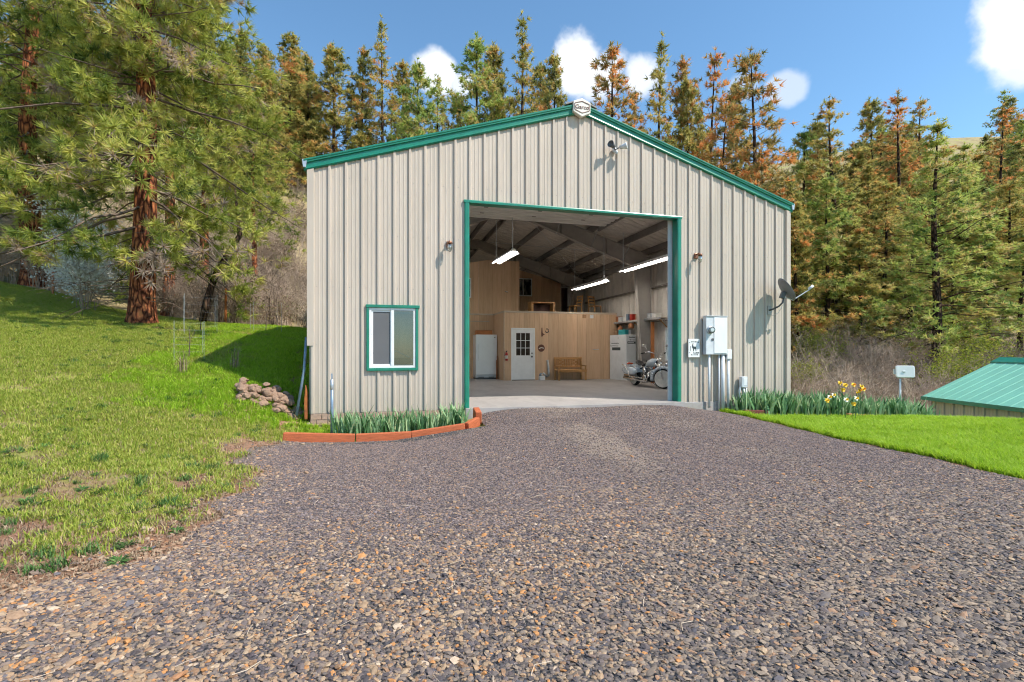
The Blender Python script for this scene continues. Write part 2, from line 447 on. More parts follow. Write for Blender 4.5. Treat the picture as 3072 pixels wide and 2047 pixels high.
M['needle_hero'] = foliage_mat('long green pine needles', YG, 0.4)
M['needle_olive'] = foliage_mat('olive pine needles', [(0, (0.097, 0.117, 0.041)), (0.3, (0.248, 0.262, 0.076)), (0.55, (0.497, 0.455, 0.124)), (0.75, (0.662, 0.497, 0.172)), (0.9, (0.718, 0.414, 0.152)), (1, (0.718, 0.345, 0.124))], 0.45)
M['needle_rust'] = foliage_mat('rust coloured pine needles', [(0, (0.124, 0.124, 0.048)), (0.3, (0.331, 0.290, 0.097)), (0.48, (0.524, 0.373, 0.117)), (0.65, (0.759, 0.373, 0.131)), (1, (0.800, 0.345, 0.117))], 0.45)
M['needle_green'] = foliage_mat('green pine needles', [(0, (0.055, 0.103, 0.034)), (0.35, (0.166, 0.262, 0.069)), (0.65, (0.400, 0.497, 0.117)), (0.85, (0.580, 0.593, 0.166)), (1, (0.621, 0.469, 0.193))], 0.45)
M['leaf_lime'] = foliage_mat('lime spring leaves', [(0, (0.12, 0.16, 0.02)), (0.5, (0.34, 0.40, 0.05)), (1, (0.58, 0.54, 0.10))], 0.45)
M['leaf_white'] = foliage_mat('white blossom', [(0, (0.330, 0.330, 0.242)), (0.3, (0.792, 0.792, 0.726)), (1, (0.900, 0.900, 0.900))], 0.3)
M['leaf_brown'] = foliage_mat('dry brown leaves', [(0, (0.10, 0.07, 0.045)), (0.5, (0.34, 0.24, 0.155)), (0.85, (0.50, 0.38, 0.26)), (1, (0.30, 0.33, 0.11))], 0.25)
M['iris'] = foliage_mat('blue green iris leaf', [(0, (0.065, 0.156, 0.052)), (0.4, (0.169, 0.338, 0.143)), (0.75, (0.390, 0.546, 0.299)), (1, (0.624, 0.650, 0.338))], 0.3, 0.15)
M['grass_lawn'] = foliage_mat('lush grass blade', [(0, (0.18, 0.33, 0.02)), (0.5, (0.40, 0.60, 0.035)), (0.85, (0.56, 0.70, 0.08)), (1, (0.64, 0.60, 0.22))], 0.5, 0.25)
M['grass_dry'] = foliage_mat('rough pasture blade', [(0, (0.16, 0.26, 0.03)), (0.45, (0.38, 0.47, 0.06)), (0.75, (0.54, 0.52, 0.12)), (1, (0.60, 0.47, 0.25))], 0.45, 0.3)
M['weed'] = foliage_mat('dark weed leaf', [(0, (0.030, 0.083, 0.022)), (0.6, (0.090, 0.210, 0.045)), (1, (0.225, 0.345, 0.105))], 0.3, 0.25)

def added_glow_tube():
    m, nt, N, L, b = newmat('fluorescent tube with added glow')
    b.inputs['Base Color'].default_value = (.8, .8, .8, 1)
    b.inputs['Emission Color'].default_value = (1.0, 0.93, 0.84, 1); b.inputs['Emission Strength'].default_value = TUBE
    return m
TUBE = 19.0  # glow added to brighten the interior; the hanging tubes are unlit
M['added_glow_tube'] = added_glow_tube()

def added_rooflight_mat():  # for unseen roof sheets, put in only to light the interior
    m, nt, N, L, b = newmat('translucent fibreglass rooflight')
    b.inputs['Base Color'].default_value = (.75, .76, .72, 1); b.inputs['Roughness'].default_value = .5
    tl = N.new('ShaderNodeBsdfTranslucent'); tl.inputs[0].default_value = (.92, .90, .84, 1)
    mx = N.new('ShaderNodeMixShader'); mx.inputs[0].default_value = .9
    L.new(b.outputs[0], mx.inputs[1]); L.new(tl.outputs[0], mx.inputs[2]); L.new(mx.outputs[0], N['Material Output'].inputs[0])
    return m
M['added_rooflight'] = added_rooflight_mat()

# ------------------------------------------------------------------ terrain
CTRL = [(0, -2, -.33), (3, -2, -.22), (5.5, -1.5, -.15), (8, -1.5, -.20), (9, -2, -.30), (0, -5, -.36), (4, -5, -.30), (8.5, -5, -.32),
        (0, -8, -.38), (4, -9, -.36), (8, -8, -.36), (1.3, -13, -.40), (5, -14, -.40), (10, -13, -.50),
        (3.4, -.25, -.09), (5.5, -.25, -.06), (7.6, -.25, -.07), (9.2, -.2, -.28), (11, -.2, -.30), (0.5, -.4, -.33), (2.7, -.4, -.30), (-.2, -.5, -.27),
        (10, -4, -.33), (12, -2, -.38), (13.5, -1.6, -.44), (12, -6, -.40), (11.5, -8, -.42), (14.2, -3.2, -.46), (14.9, -5, -.60),
        (16.7, .4, -2.2), (16.3, -2.6, -2.1), (18.5, -1, -2.6), (17, -6, -1.7), (20, -8, -2.5), (13.3, 1.2, -1.1), (12, 5, -1.8), (15, 6, -2.4),
        (-.95, .45, .30), (-.2, .2, -.15), (-.6, 3.9, 1.25), (-1.4, 9.25, 1.9), (-5.68, 7.25, 1.98), (-13.2, 15.4, 4.0), (-13.7, 14.5, 3.95),
        (-4, -3, .10), (-6, -6, .20), (-3, -7, -.15), (-8, 0, 1.05), (-3, 1, .60), (-1.5, -2, -.18), (-10, -5, .9), (-12, 5, 2.4), (-1.2, -5, -.30), (-1.3, -7.5, -.34),
        (-1.5, 14, 2.2), (-4, 16, 2.7), (-12, 22, 5.2), (-4.8, 22.5, 7.2), (-7, 33, 15.0), (-26, 43, 22), (-35, 25, 12), (-25, 15, 6.5), (-30, 0, 4), (-20, -8, 2.5), (-40, 60, 30),
        (5, 20, 2.4), (5, 26, 6.0), (6, 33, 12), (8, 40, 16), (12, 46, 18), (14, 60, 20),
        (27.5, 8.9, -.93), (37, 22, 4.9), (43.7, 22.2, 6.5), (56, 22, 7.8), (32.8, 20.9, 4.2), (20, 4, -2.6), (25, 2, -2.4), (32, 3, -1.6), (18, 12, -2.0), (14, 17, 0.0), (24, 20, 3.0),
        (105, 56, 40), (70, 55, 30), (40, 48, 18), (22, 42, 15), (30, 60, 23), (60, 5, 3), (0, 100, 26), (100, 150, 48), (-80, 80, 36), (150, 0, 14), (200, 100, 48), (-100, 0, 12),
        (0, -60, -2), (80, -60, -5), (-60, -50, 2), (300, 300, 60), (-300, 300, 60), (300, -200, 0), (-300, -200, 10)]
_c = np.array(CTRL, float)
def _phi(r2): return 0.5 * r2 * np.log(np.maximum(r2, 1e-9))
_n = len(_c)
_d2 = ((_c[:, None, :2] - _c[None, :, :2]) ** 2).sum(-1)
_A = np.zeros((_n + 3, _n + 3)); _A[:_n, :_n] = _phi(_d2) + np.eye(_n) * 0.05
_A[:_n, _n] = 1; _A[:_n, _n + 1:] = _c[:, :2]; _A[_n, :_n] = 1; _A[_n + 1:, :_n] = _c[:, :2].T
_w = np.linalg.solve(_A, np.r_[_c[:, 2], 0, 0, 0])
def vnoise(x, y, seed=0):
    """lattice noise 0..1"""
    x = np.asarray(x, float); y = np.asarray(y, float)
    xi = np.floor(x).astype(np.int64); yi = np.floor(y).astype(np.int64); fx = x - xi; fy = y - yi
    fx = fx * fx * (3 - 2 * fx); fy = fy * fy * (3 - 2 * fy)
    def h(a, b):
        n = (a * 374761393 + b * 668265263 + seed * 1442695041) & 0xFFFFFFFF
        n = ((n ^ (n >> 13)) * 1274126177) & 0xFFFFFFFF
        return ((n ^ (n >> 16)) & 0xFFFF) / 65535.0
    return (h(xi, yi) * (1 - fx) + h(xi + 1, yi) * fx) * (1 - fy) + (h(xi, yi + 1) * (1 - fx) + h(xi + 1, yi + 1) * fx) * fy
def fbm(x, y, seed=0):
    return (vnoise(x, y, seed) + .5 * vnoise(x * 2.1, y * 2.1, seed + 1) + .25 * vnoise(x * 4.3, y * 4.3, seed + 2)) / 1.75
def drive_edges(y):
    """left and right limits of the gravel at depth y"""
    y = np.asarray(y, float)
    left = -0.30 + 0.22 * np.sin(y * 1.3 + 1) + 0.14 * np.sin(y * 3.1) + 0.10 * np.sin(y * 7.3) - 0.35 * np.clip(-5.5 - y, 0, 3)
    right = 9.0 - 0.07 * np.clip(-1 - y, 0, 8) + 0.05 * np.sin(y * 2.3) + 0.03 * np.sin(y * 6.1) + 0.6 * np.clip(-6.5 - y, 0, 6)
    return left, right
def height(x, y):
    x = np.atleast_1d(np.asarray(x, float)); y = np.atleast_1d(np.asarray(y, float))
    out = np.empty(x.shape)
    fx, fy, fo = x.ravel(), y.ravel(), out.ravel()
    for s in range(0, len(fx), 20000):
        a, b = fx[s:s + 20000], fy[s:s + 20000]
        r2 = (a[:, None] - _c[None, :, 0]) ** 2 + (b[:, None] - _c[None, :, 1]) ** 2
        fo[s:s + 20000] = _phi(r2) @ _w[:_n] + _w[_n] + a * _w[_n + 1] + b * _w[_n + 2]
    z = fo.reshape(x.shape)
    l, r = drive_edges(y)
    off = np.clip(np.minimum(np.abs(x - l), np.abs(x - r)) * 2, 0, 1)
    inside = (x > l) & (x < r) & (y < 0)
    far = np.clip((np.hypot(x - 5, y + 4) - 18) / 25, 0, 1)
    bumps = (fbm(x * 1.1, y * 1.1, 3) - .5) * 0.10 + far * ((fbm(x * .25, y * .25, 5) - .5) * 1.6)
    z = z + np.where(inside, (fbm(x * .8, y * .8, 9) - .5) * 0.04, bumps * off)
    return z
def hz(x, y): return float(height(np.array([x]), np.array([y]))[0])

def ground_mat():
    m, nt, N, L, b = newmat('ground soil and grass')
    tc = N.new('ShaderNodeTexCoord').outputs['Object']
    at = N.new('ShaderNodeAttribute'); at.attribute_name = 'soil'      # how bare the earth is here
    at2 = N.new('ShaderNodeAttribute'); at2.attribute_name = 'wild'    # dry hillside share
    fine = noise(N, L, tc, 9, 8, 0.7)
    mid = noise(N, L, tc, 2.2, 9, 0.78)
    g = ramp(N, [(0.3, (0.15, 0.17, 0.04)), (0.45, (0.26, 0.27, 0.06)), (0.6, (0.34, 0.28, 0.12)), (0.75, (0.38, 0.27, 0.15))]); L.new(noise(N, L, tc, 30, 8, 0.75), g.inputs[0])
    s = ramp(N, [(0.25, (0.19, 0.10, 0.06)), (0.5, (0.32, 0.18, 0.115)), (0.75, (0.42, 0.26, 0.17))]); L.new(fine, s.inputs[0])
    h = ramp(N, [(0.3, (0.13, 0.115, 0.05)), (0.45, (0.32, 0.25, 0.13)), (0.55, (0.38, 0.31, 0.17)), (0.62, (0.33, 0.34, 0.09)), (0.78, (0.50, 0.39, 0.23))]); L.new(noise(N, L, tc, 0.35, 9, 0.72), h.inputs[0])
    ad = N.new('ShaderNodeMath'); ad.operation = 'MULTIPLY_ADD'; ad.inputs[1].default_value = 0.9; L.new(mid, ad.inputs[0]); L.new(at.outputs['Fac'], ad.inputs[2])
    mr = N.new('ShaderNodeMapRange'); mr.inputs['From Min'].default_value = 0.72; mr.inputs['From Max'].default_value = 0.86; L.new(ad.outputs[0], mr.inputs['Value'])
    m1 = N.new('ShaderNodeMix'); m1.data_type = 'RGBA'; L.new(mr.outputs[0], m1.inputs['Factor']); L.new(g.outputs[0], m1.inputs['A']); L.new(s.outputs[0], m1.inputs['B'])
    m2 = N.new('ShaderNodeMix'); m2.data_type = 'RGBA'; L.new(at2.outputs['Fac'], m2.inputs['Factor']); L.new(m1.outputs['Result'], m2.inputs['A']); L.new(h.outputs[0], m2.inputs['B'])
    L.new(m2.outputs['Result'], b.inputs['Base Color']); b.inputs['Roughness'].default_value = 0.95; b.inputs['Specular IOR Level'].default_value = 0.1
    bp = N.new('ShaderNodeBump'); bp.inputs['Strength'].default_value = 0.8; bp.inputs['Distance'].default_value = 0.04
    L.new(noise(N, L, tc, 25, 8, 0.75), bp.inputs['Height']); L.new(bp.outputs[0], b.inputs['Normal'])
    return m
def gravel_mat():
    m, nt, N, L, b = newmat('crushed gravel bed')
    tc = N.new('ShaderNodeTexCoord').outputs['Object']
    vo = N.new('ShaderNodeTexVoronoi'); vo.inputs['Scale'].default_value = 38; L.new(tc, vo.inputs['Vector'])
    r = ramp(N, [(0.0, (0.035, 0.033, 0.038)), (0.3, (0.07, 0.066, 0.072)), (0.55, (0.12, 0.10, 0.09)), (0.75, (0.18, 0.135, 0.10)), (1, (0.21, 0.17, 0.135))])
    sx = N.new('ShaderNodeSeparateColor'); L.new(vo.outputs['Color'], sx.inputs[0]); L.new(sx.outputs[0], r.inputs[0])
    at = N.new('ShaderNodeAttribute'); at.attribute_name = 'dust'
    mx = N.new('ShaderNodeMix'); mx.data_type = 'RGBA'; L.new(at.outputs['Fac'], mx.inputs['Factor']); L.new(r.outputs[0], mx.inputs['A']); mx.inputs['B'].default_value = (0.30, 0.23, 0.175, 1)
    L.new(mx.outputs['Result'], b.inputs['Base Color']); b.inputs['Roughness'].default_value = 0.9
    bp = N.new('ShaderNodeBump'); bp.inputs['Strength'].default_value = 1.0; bp.inputs['Distance'].default_value = 0.03; bp.invert = True
    L.new(vo.outputs['Distance'], bp.inputs['Height']); L.new(bp.outputs[0], b.inputs['Normal'])
    return m
M['ground'] = ground_mat(); M['gravel'] = gravel_mat()

def np_mesh(name, verts, faces_idx, face_n, mat, tone=None, smooth=False, uv=None):
    me = bpy.data.meshes.new(name)
    nv, nf = len(verts), len(faces_idx) // face_n
    me.vertices.add(nv); me.vertices.foreach_set('co', np.ascontiguousarray(verts, np.float32).ravel())
    me.loops.add(len(faces_idx)); me.loops.foreach_set('vertex_index', np.ascontiguousarray(faces_idx, np.int32))
    me.polygons.add(nf); me.polygons.foreach_set('loop_start', np.arange(nf, dtype=np.int32) * face_n)
    if smooth: me.polygons.foreach_set('use_smooth', np.ones(nf, bool))
    me.update(calc_edges=True)
    for mm in (mat if isinstance(mat, (list, tuple)) else [mat]): me.materials.append(mm)
    if tone is not None:
        a = me.attributes.new('tone', 'FLOAT', 'FACE'); a.data.foreach_set('value', np.ascontiguousarray(tone, np.float32))
    return me
def grid_mesh(name, xs, ys, zf, mat, attrs=None):
    X, Y = np.meshgrid(xs, ys); Z = zf(X, Y)
    nx, ny = len(xs), len(ys)
    i = np.arange(nx * ny).reshape(ny, nx)
    f = np.stack([i[:-1, :-1], i[:-1, 1:], i[1:, 1:], i[1:, :-1]], -1).reshape(-1)
    me = np_mesh(name, np.stack([X, Y, Z], -1).reshape(-1, 3), f, 4, mat, smooth=True)
    for k, fn in (attrs or {}).items():
        a = me.attributes.new(k, 'FLOAT', 'POINT'); a.data.foreach_set('value', fn(X, Y).astype(np.float32).ravel())
    return me

def soil_amount(x, y):
    l, r = drive_edges(y)
    near_left = np.clip(1 - (l - x) / 0.9, 0, 1) * (x < l + .2)
    strip_r = np.clip(1 - (x - r) / 0.30, 0, 1) * (x > r - .2)
    s = 0.42 * near_left + 0.95 * strip_r + 0.30 * np.clip((-2.0 - y) / 4, 0, 1) * (x < 1) + 0.34 * np.exp(-(((x + 1.7) / 1.2) ** 2 + ((y + 6.0) / .55) ** 2)) * (x < 1)
    path = np.exp(-((y - (6.3 - 0.35 * (x + 5.7))) / 0.28) ** 2) * (x < -1.0) * (x > -6.5)
    return s + 0.5 * path + 0.20 * (x < l) - 0.15 * (x > r + .2) * (x < 16)
def wild_amount(x, y):
    d = (x - CAM[0]) * SP + (y - CAM[1]) * CP; xr = (x - CAM[0]) * CP - (y - CAM[1]) * SP
    w = np.clip((d - 18.2 - .10 * np.clip(-xr - 7, 0, 30)) / .9, 0, 1) * (x < 2) + np.clip((x - 14.8) / 2, 0, 1) * (x >= 2) + ((y > 15) & (x >= 2) & (x < 16)) * 1.0
    return np.clip(w, 0, 1)
def ground_z(X, Y):
    Z = height(X, Y)
    Z = np.where((X > 0.03) & (X < 11.06) & (Y > 0.03) & (Y < 18.3), -0.5, Z)
    Z = np.where((X > 2.9) & (X < 9.4) & (Y > -1.2) & (Y < .05), np.minimum(Z, -0.09) , Z)
    l, r = drive_edges(Y)
    return np.where((X > l + .15) & (X < r - .15) & (Y < -0.2) & (Y > -15), Z - 0.05, Z)
xs = np.r_[np.linspace(-320, -60, 20)[:-1], np.linspace(-60, -16, 45)[:-1], np.arange(-16, 0, 0.2), [-0.01, 0.06], np.arange(.2, 11, .2), [11.03, 11.1], np.arange(11.3, 18, .2), np.linspace(18, 62, 45), np.linspace(66, 320, 24)]
ys = np.r_[np.linspace(-260, -40, 12)[:-1], np.linspace(-40, -14, 14)[:-1], np.arange(-14, -.1, .2), [-0.1, 0.0, 0.06], np.arange(.2, 18, .25), np.linspace(18.2, 60, 60), np.linspace(63, 320, 26)]
g = bpy.data.objects.new('ground', grid_mesh('ground', xs, ys, ground_z, M['ground'], {'soil': soil_amount, 'wild': wild_amount}))
col.objects.link(g); tag(g, kind='structure')

def dust_amount(x, y):
    track = np.exp(-((x - 4.9 - .1 * y) / .8) ** 2) + 0.8 * np.exp(-((x - 6.9 - .05 * y) / .7) ** 2)
    band = np.clip((fbm(x * .9, y * .9, 21) - .30) * 3, 0, 1)
    return np.clip(track * band * np.clip((y + 6.0) / 2, 0, 1) * 1.0 + 0.45 * np.clip(1 - (x - drive_edges(y)[0]) / .5, 0, 1), 0, .85)
def drive_mesh():
    ys = np.r_[np.arange(-15, -0.6, .15), np.arange(-.6, -.17, .1), [-.17]]; t = np.linspace(0, 1, 70)
    l, r = drive_edges(ys)
    l = np.where(ys > -1.25, 3.40 - (ys + 1.25) * 0.0, l); r = np.where(ys > -1.0, 9.25, r)
    l = np.where((ys > -1.45) & (ys <= -1.25), l * .5 + 1.5, l)
    X = l[:, None] + (r - l)[:, None] * t[None]; Y = np.repeat(ys[:, None], len(t), 1)
    Z = height(X, Y) + 0.004
    i = np.arange(X.size).reshape(X.shape)
    f = np.stack([i[:-1, :-1], i[:-1, 1:], i[1:, 1:], i[1:, :-1]], -1).reshape(-1)
    me = np_mesh('gravel_driveway', np.stack([X, Y, Z], -1).reshape(-1, 3), f, 4, M['gravel'], smooth=True)
    a = me.attributes.new('dust', 'FLOAT', 'POINT'); a.data.foreach_set('value', dust_amount(X, Y).astype(np.float32).ravel())
    return me
dr = bpy.data.objects.new('gravel_driveway', drive_mesh()); col.objects.link(dr); tag(dr, kind='structure')

# ------------------------------------------------------------------ the steel building
W, DEPTH, EAVE, RIDGE = 11.08, 18.3, 4.78, 6.52
XR = W / 2
SL = (RIDGE - EAVE) / XR
def roof_z(x): return RIDGE - abs(x - XR) * SL
DX0, DX1, DZ = 3.08, 7.95, 4.24            # door opening
WX0, WX1, WZ0, WZ1 = 1.09, 1.99, 0.84, 2.03  # front window
struct('concrete_slab', MB().prism([(0.02, .02), (2.99, .02), (2.99, -.17), (8.06, -.17), (8.06, .02), (W - .02, .02), (W - .02, DEPTH), (.02, DEPTH)], 'z', -.55, 0.0), M['concrete'])
bld = thing('steel_workshop', 'tan ribbed steel workshop with green trim and a wide open overhead door', 'workshop')

PITCH = 0.3048
RIB0 = 0.355 - PITCH        # centre of the first rib
def rib_profile(x0, x1, off=RIB0):
    """(x, relief) along ribbed sheet from x0 to x1"""
    base = [(-.030, 0), (-.019, .033), (.019, .033), (.034, 0), (.094, 0), (.102, .005), (.122, .005), (.130, 0), (.172, 0), (.180, .005), (.200, .005), (.208, 0)]
    k0 = int(math.floor((x0 - off) / PITCH)) - 1
    pts = []
    for k in range(k0, k0 + int((x1 - x0) / PITCH) + 4):
        pts += [(off + k * PITCH + a, b) for a, b in base]
    out = []
    def val(x):
        for (a, ra), (b, rb) in zip(pts, pts[1:]):
            if a <= x <= b: return ra + (rb - ra) * (x - a) / max(b - a, 1e-9)
        return 0
    cuts = [x0] + [p[0] for p in pts if x0 + 1e-4 < p[0] < x1 - 1e-4] + [x1]
    return [(x, val(x)) for x in cuts]
def sheet(x0, x1, zlo, ztop, holes, place, off=RIB0):
    """ribbed sheet x0..x1 from zlo up to ztop(x), with rectangular holes; place(x, relief, z) -> world"""
    prof = rib_profile(x0, x1, off)
    extra = sorted({h for hole in holes for h in hole[:2] if x0 < h < x1} | ({XR} if x0 < XR < x1 else set()))
    for e in extra:
        for i in range(len(prof) - 1):
            if prof[i][0] < e - 1e-5 and prof[i + 1][0] > e + 1e-5:
                (a, ra), (b, rb) = prof[i], prof[i + 1]
                prof.insert(i + 1, (e, ra + (rb - ra) * (e - a) / (b - a))); break
    mb = MB()
    for (a, ra), (b, rb) in zip(prof, prof[1:]):
        spans = [(zlo, None)]
        for hx0, hx1, hz0, hz1 in holes:
            if hx0 - 1e-4 <= a and b <= hx1 + 1e-4:
                new = []
                for lo, hi in spans:
                    if hz0 > lo + 1e-4: new.append((lo, hz0))
                    new.append((hz1, hi))
                spans = new
        for lo, hi in spans:
            mb.add([place(a, ra, lo), place(b, rb, lo), place(b, rb, ztop(b) if hi is None else hi), place(a, ra, ztop(a) if hi is None else hi)], [(0, 1, 2, 3)])
    return mb
holes = [(DX0 - .06, DX1 + .06, -1, DZ + .03), (WX0 - .01, WX1 + .01, WZ0 - .01, WZ1 + .01)]
edges = [0.0] + [RIB0 + PITCH * 3 * k + PITCH * 1.6 for k in range(0, 13)]
edges = [e for e in edges if e < W - .3] + [W]
for k, (a, b) in enumerate(zip(edges, edges[1:])):
    lift = 0.0012 * (k % 2)
    sheet(a, b + (.004 if b < W else 0), -0.02, lambda x: roof_z(x) - .06, holes, lambda x, r, z: (x, -r - lift, z)).build('wall_panel', M['wall'], bld)
# fastener heads on the sheeting
scr = MB()
for z in (0.10, 1.30, 2.42, 3.47, 4.55):
    for k in range(0, 37):
        x = RIB0 + PITCH * k + PITCH * 0.22
        if x > W - .05 or (DX0 - .1 < x < DX1 + .1 and z < DZ + .05) or (WX0 - .05 < x < WX1 + .05 and WZ0 - .05 < z < WZ1 + .05): continue
        if z > roof_z(x) - .15: continue
        scr.box((x - .006, -.007, z - .006), (x + .006, -.001, z + .006))
o = scr.build('fastener', M['steel'], bld); o['kind'] = 'stuff'
# corner flashings; the left one has lost its lower end
for x0, x1, z0 in ((-0.045, 0.075, 1.28), (W - .075, W + .045, -.02)):
    MB().box((x0, -.046, z0), (x1, -.040, roof_z(x1) - .12)).box((x0 if x0 < 1 else x1 - .006, -.040, z0), (x0 + .006 if x0 < 1 else x1, .12, roof_z(x1) - .12)).build('corner_flashing', M['wall'], bld)
# side and rear walls
WIN_R = [(4.0, 5.35, .80, 1.98), (1.2, 2.5, .80, 1.98)]  # the second window is unseen, added to let in more light
rholes = WIN_R
ysplit = [0.05 + .9144 * k for k in range(20)] + [DEPTH]
for a, b in zip(ysplit, ysplit[1:]):
    sheet(a, b, -.05, lambda y: EAVE + .02, rholes, lambda y, r, z: (W + r, y, z), 0.2).build('wall_panel', M['inner'], bld)
    sheet(a, b, -.05, lambda y: EAVE + .02, [], lambda y, r, z: (-r, y, z), 0.2).build('wall_panel', M['wall'], bld)
sheet(0, W, -.05, lambda x: roof_z(x) - .05, [], lambda x, r, z: (x, DEPTH + r, z)).build('wall_panel', M['inner'], bld)
# roof sheets
for side in (0, 1):
    def place(y, r, t, side=side):
        x = XR + (1 if side else -1) * t * (XR + .10)
        return (x, y, RIDGE - t * (XR + .10) * SL + r)
    ry = [-0.05 + .9144 * k for k in range(21)]
    first = k0 = None
    for k, a in enumerate(ry):
        t0 = (.46 if a < 4.2 else .31) if side == 0 else (.50 if a < 2.0 else None)
        if t0 and k % 7 != 6:
            # steel near the ridge, translucent fibreglass rooflight sheets lower down, added to brighten inside
            sheet(a, a + .9144, 0.0, lambda y: t0, [], place, 0.1).build('roof_panel', M['inner'], bld)
            sheet(a, a + .9144, t0, lambda y: 1.0, [], place, 0.1).build('added_rooflight_panel', M['added_rooflight'], bld)
        elif first is None:
            k0 = k; first = sheet(a, a + .9144, 0.0, lambda y: 1.0, [], place, 0.1).build('roof_panel', M['inner'], bld)
        else:
            inst('roof_panel', first.data, (0, .9144 * (k - k0), 0), parent=bld)
# rake trim, in lengths that lap
PROF = [(0.0, -.185), (-.045, -.185), (-.062, -.16), (-.056, -.135), (-.056, -.062), (-.086, -.050), (-.086, -.026), (-.098, -.012), (-.098, .018), (.10, .030), (.10, .018), (0.0, .012)]
def rake(xa, xb, grow=0.0):
    mb = MB()
    secs = []
    for x in (xa, xb):
        z = roof_z(x) + 0.045
        secs.append([(x, py - grow * (1 if py < 0 else 0), z + pz * (1.0) + (grow if pz > 0 else -grow)) for py, pz in PROF])
    mb.loft(secs).build('rake_trim', M['green'], bld, bevel=0.004)
rake(-.10, 2.95); rake(2.90, XR - .1, .003); rake(XR + .1, W + .10)
# eave gutters with pale end caps
for s in (-1, 1):
    xw = -.04 if s < 0 else W + .04
    zt = EAVE + .02
    prof = [(0, 0), (.02 * s, -.13), (.04 * s, -.15), (.07 * s, -.13), (.08 * s, -.02), (.09 * s, 0), (.085 * s, .01), (.065 * s, -.02), (.06 * s, -.11), (.03 * s, -.12)]
    MB().prism([(xw + a, zt + b) for a, b in prof], 'y', -.05, DEPTH).build('gutter', M['green'], bld)
    MB().prism([(xw, zt + .01), (xw + .02 * s, zt - .14), (xw + .07 * s, zt - .14), (xw + .09 * s, zt + .01)], 'y', -.09, -.052).build('gutter_end_cap', M['galv'], bld, bevel=.006)
# ridge plate with raised border
rp = MB()
hexo = [(-.20, .115), (0, .20), (.20, .115), (.20, -.11), (0, -.21), (-.20, -.11)]
zc = RIDGE - .045
plate = rp.prism([(XR + a, zc + b) for a, b in hexo], 'y', -.135, -.03).build('ridge_plate', M['cream'], bld, bevel=.012)
rim = MB(); k6 = [(XR + a * .84, zc + b * .62) for a, b in hexo]
for p, q in zip(k6, k6[1:] + k6[:1]): rim.bar((p[0], -.138, p[1]), (q[0], -.138, q[1]), .012, .012, (0, 1, 0))
rim.build('border', M['brownplaque'], plate)
def lettering(txt, size, loc, rot, mat, parent, name='lettering', depth=.004):
    cu = bpy.data.curves.new(name, 'FONT'); cu.body = txt; cu.size = size; cu.extrude = depth; cu.align_x = 'CENTER'; cu.align_y = 'CENTER'
    t = bpy.data.objects.new(name, cu); col.objects.link(t)
    dg = bpy.context.evaluated_depsgraph_get()
    me = bpy.data.meshes.new_from_object(t.evaluated_get(dg)); bpy.data.objects.remove(t)
    me.materials.clear(); me.materials.append(mat)
    return inst(name, me, loc, rot, 1, parent)
lettering('Garco', .125, (XR, -.140, zc - .005), (rad(90), 0, 0), M['brownplaque'], plate)
MB().prism([(XR - .36, RIDGE + .02), (XR, RIDGE + .15), (XR + .36, RIDGE + .02), (XR + .36, RIDGE - .01), (XR, RIDGE + .12), (XR - .36, RIDGE - .01)], 'y', -.1, DEPTH).build('ridge_cap', M['steel_dk'], bld)
# door and window trim
def jamb(xo, xi):
    s = 1 if xi > xo else -1
    poly = [(xo, -.004), (xo, -.042), (xo + .02 * s, -.052), (xi - .02 * s, -.052), (xi, -.042), (xi, .16), (xi - .012 * s, .16), (xi - .012 * s, -.004)]
    MB().prism(poly, 'z', -.02, DZ + .03).build('door_jamb_trim', M['green'], bld)
jamb(DX0 - .10, DX0); jamb(DX1 + .10, DX1)
MB().prism([(-.004, DZ + .055), (-.050, DZ + .055), (-.056, DZ + .04), (-.056, DZ + .0), (.16, DZ), (.16, DZ + .012), (-.004, DZ + .02)], 'x', DX0 - .115, DX1 + .115).build('door_header_trim', M['green'], bld)
def window(parent, x0, x1, z0, z1, trim=True):
    """front wall sliding window: screened left sash, clear right pane"""
    fr = MB()
    for a, b in (((x0, -.03, z0), (x0 + .045, .06, z1)), ((x1 - .045, -.03, z0), (x1, .06, z1)), ((x0 + .045, -.03, z0), (x1 - .045, .06, z0 + .045)), ((x0 + .045, -.03, z1 - .045), (x1 - .045, .06, z1))):
        fr.box(a, b)
    w = fr.build('window', M['white'], parent, bevel=.004)
    xm = (x0 + x1) / 2
    MB().box((xm - .028, -.034, z0 + .045), (xm + .028, .05, z1 - .045)).build('meeting_rail', M['white'], w)
    s = MB(); a0, a1, c0, c1 = x0 + .047, xm - .03, z0 + .047, z1 - .047
    for a, b in (((a0, -.012, c0), (a0 + .03, .02, c1)), ((a1 - .02, -.012, c0), (a1, .02, c1)), ((a0 + .03, -.012, c0), (a1 - .02, .02, c0 + .03)), ((a0 + .03, -.012, c1 - .03), (a1 - .02, .02, c1))): s.box(a, b)
    s.build('sash', M['white'], w)
    MB().box((a0 + .028, .0, c0 + .028), (a1 - .018, .003, c1 - .028)).build('insect_screen', M['screen'], w)
    MB().box((xm + .028, .004, z0 + .045), (x1 - .045, .008, z1 - .045)).build('pane', M['glassdark'], w)
    MB().box((x0 + .045, .024, z0 + .045), (xm - .028, .028, z1 - .045)).build('pane', M['glassdark'], w)
    if trim:
        t = .05
        for a, b in (((x0 - t, -.050, z0 - t), (x0 - .001, -.001, z1 + t)), ((x1 + .001, -.050, z0 - t), (x1 + t, -.001, z1 + t)), ((x0 - t - .01, -.058, z1 + .003), (x1 + t + .03, -.002, z1 + t + .012)), ((x0 - t + .01, -.058, z0 - t - .005), (x1 + t, -.002, z0 - .003))):
            MB().box(a, b).build('window_trim', M['green'], w, bevel=.006)
    return w
window(bld, WX0, WX1, WZ0, WZ1)
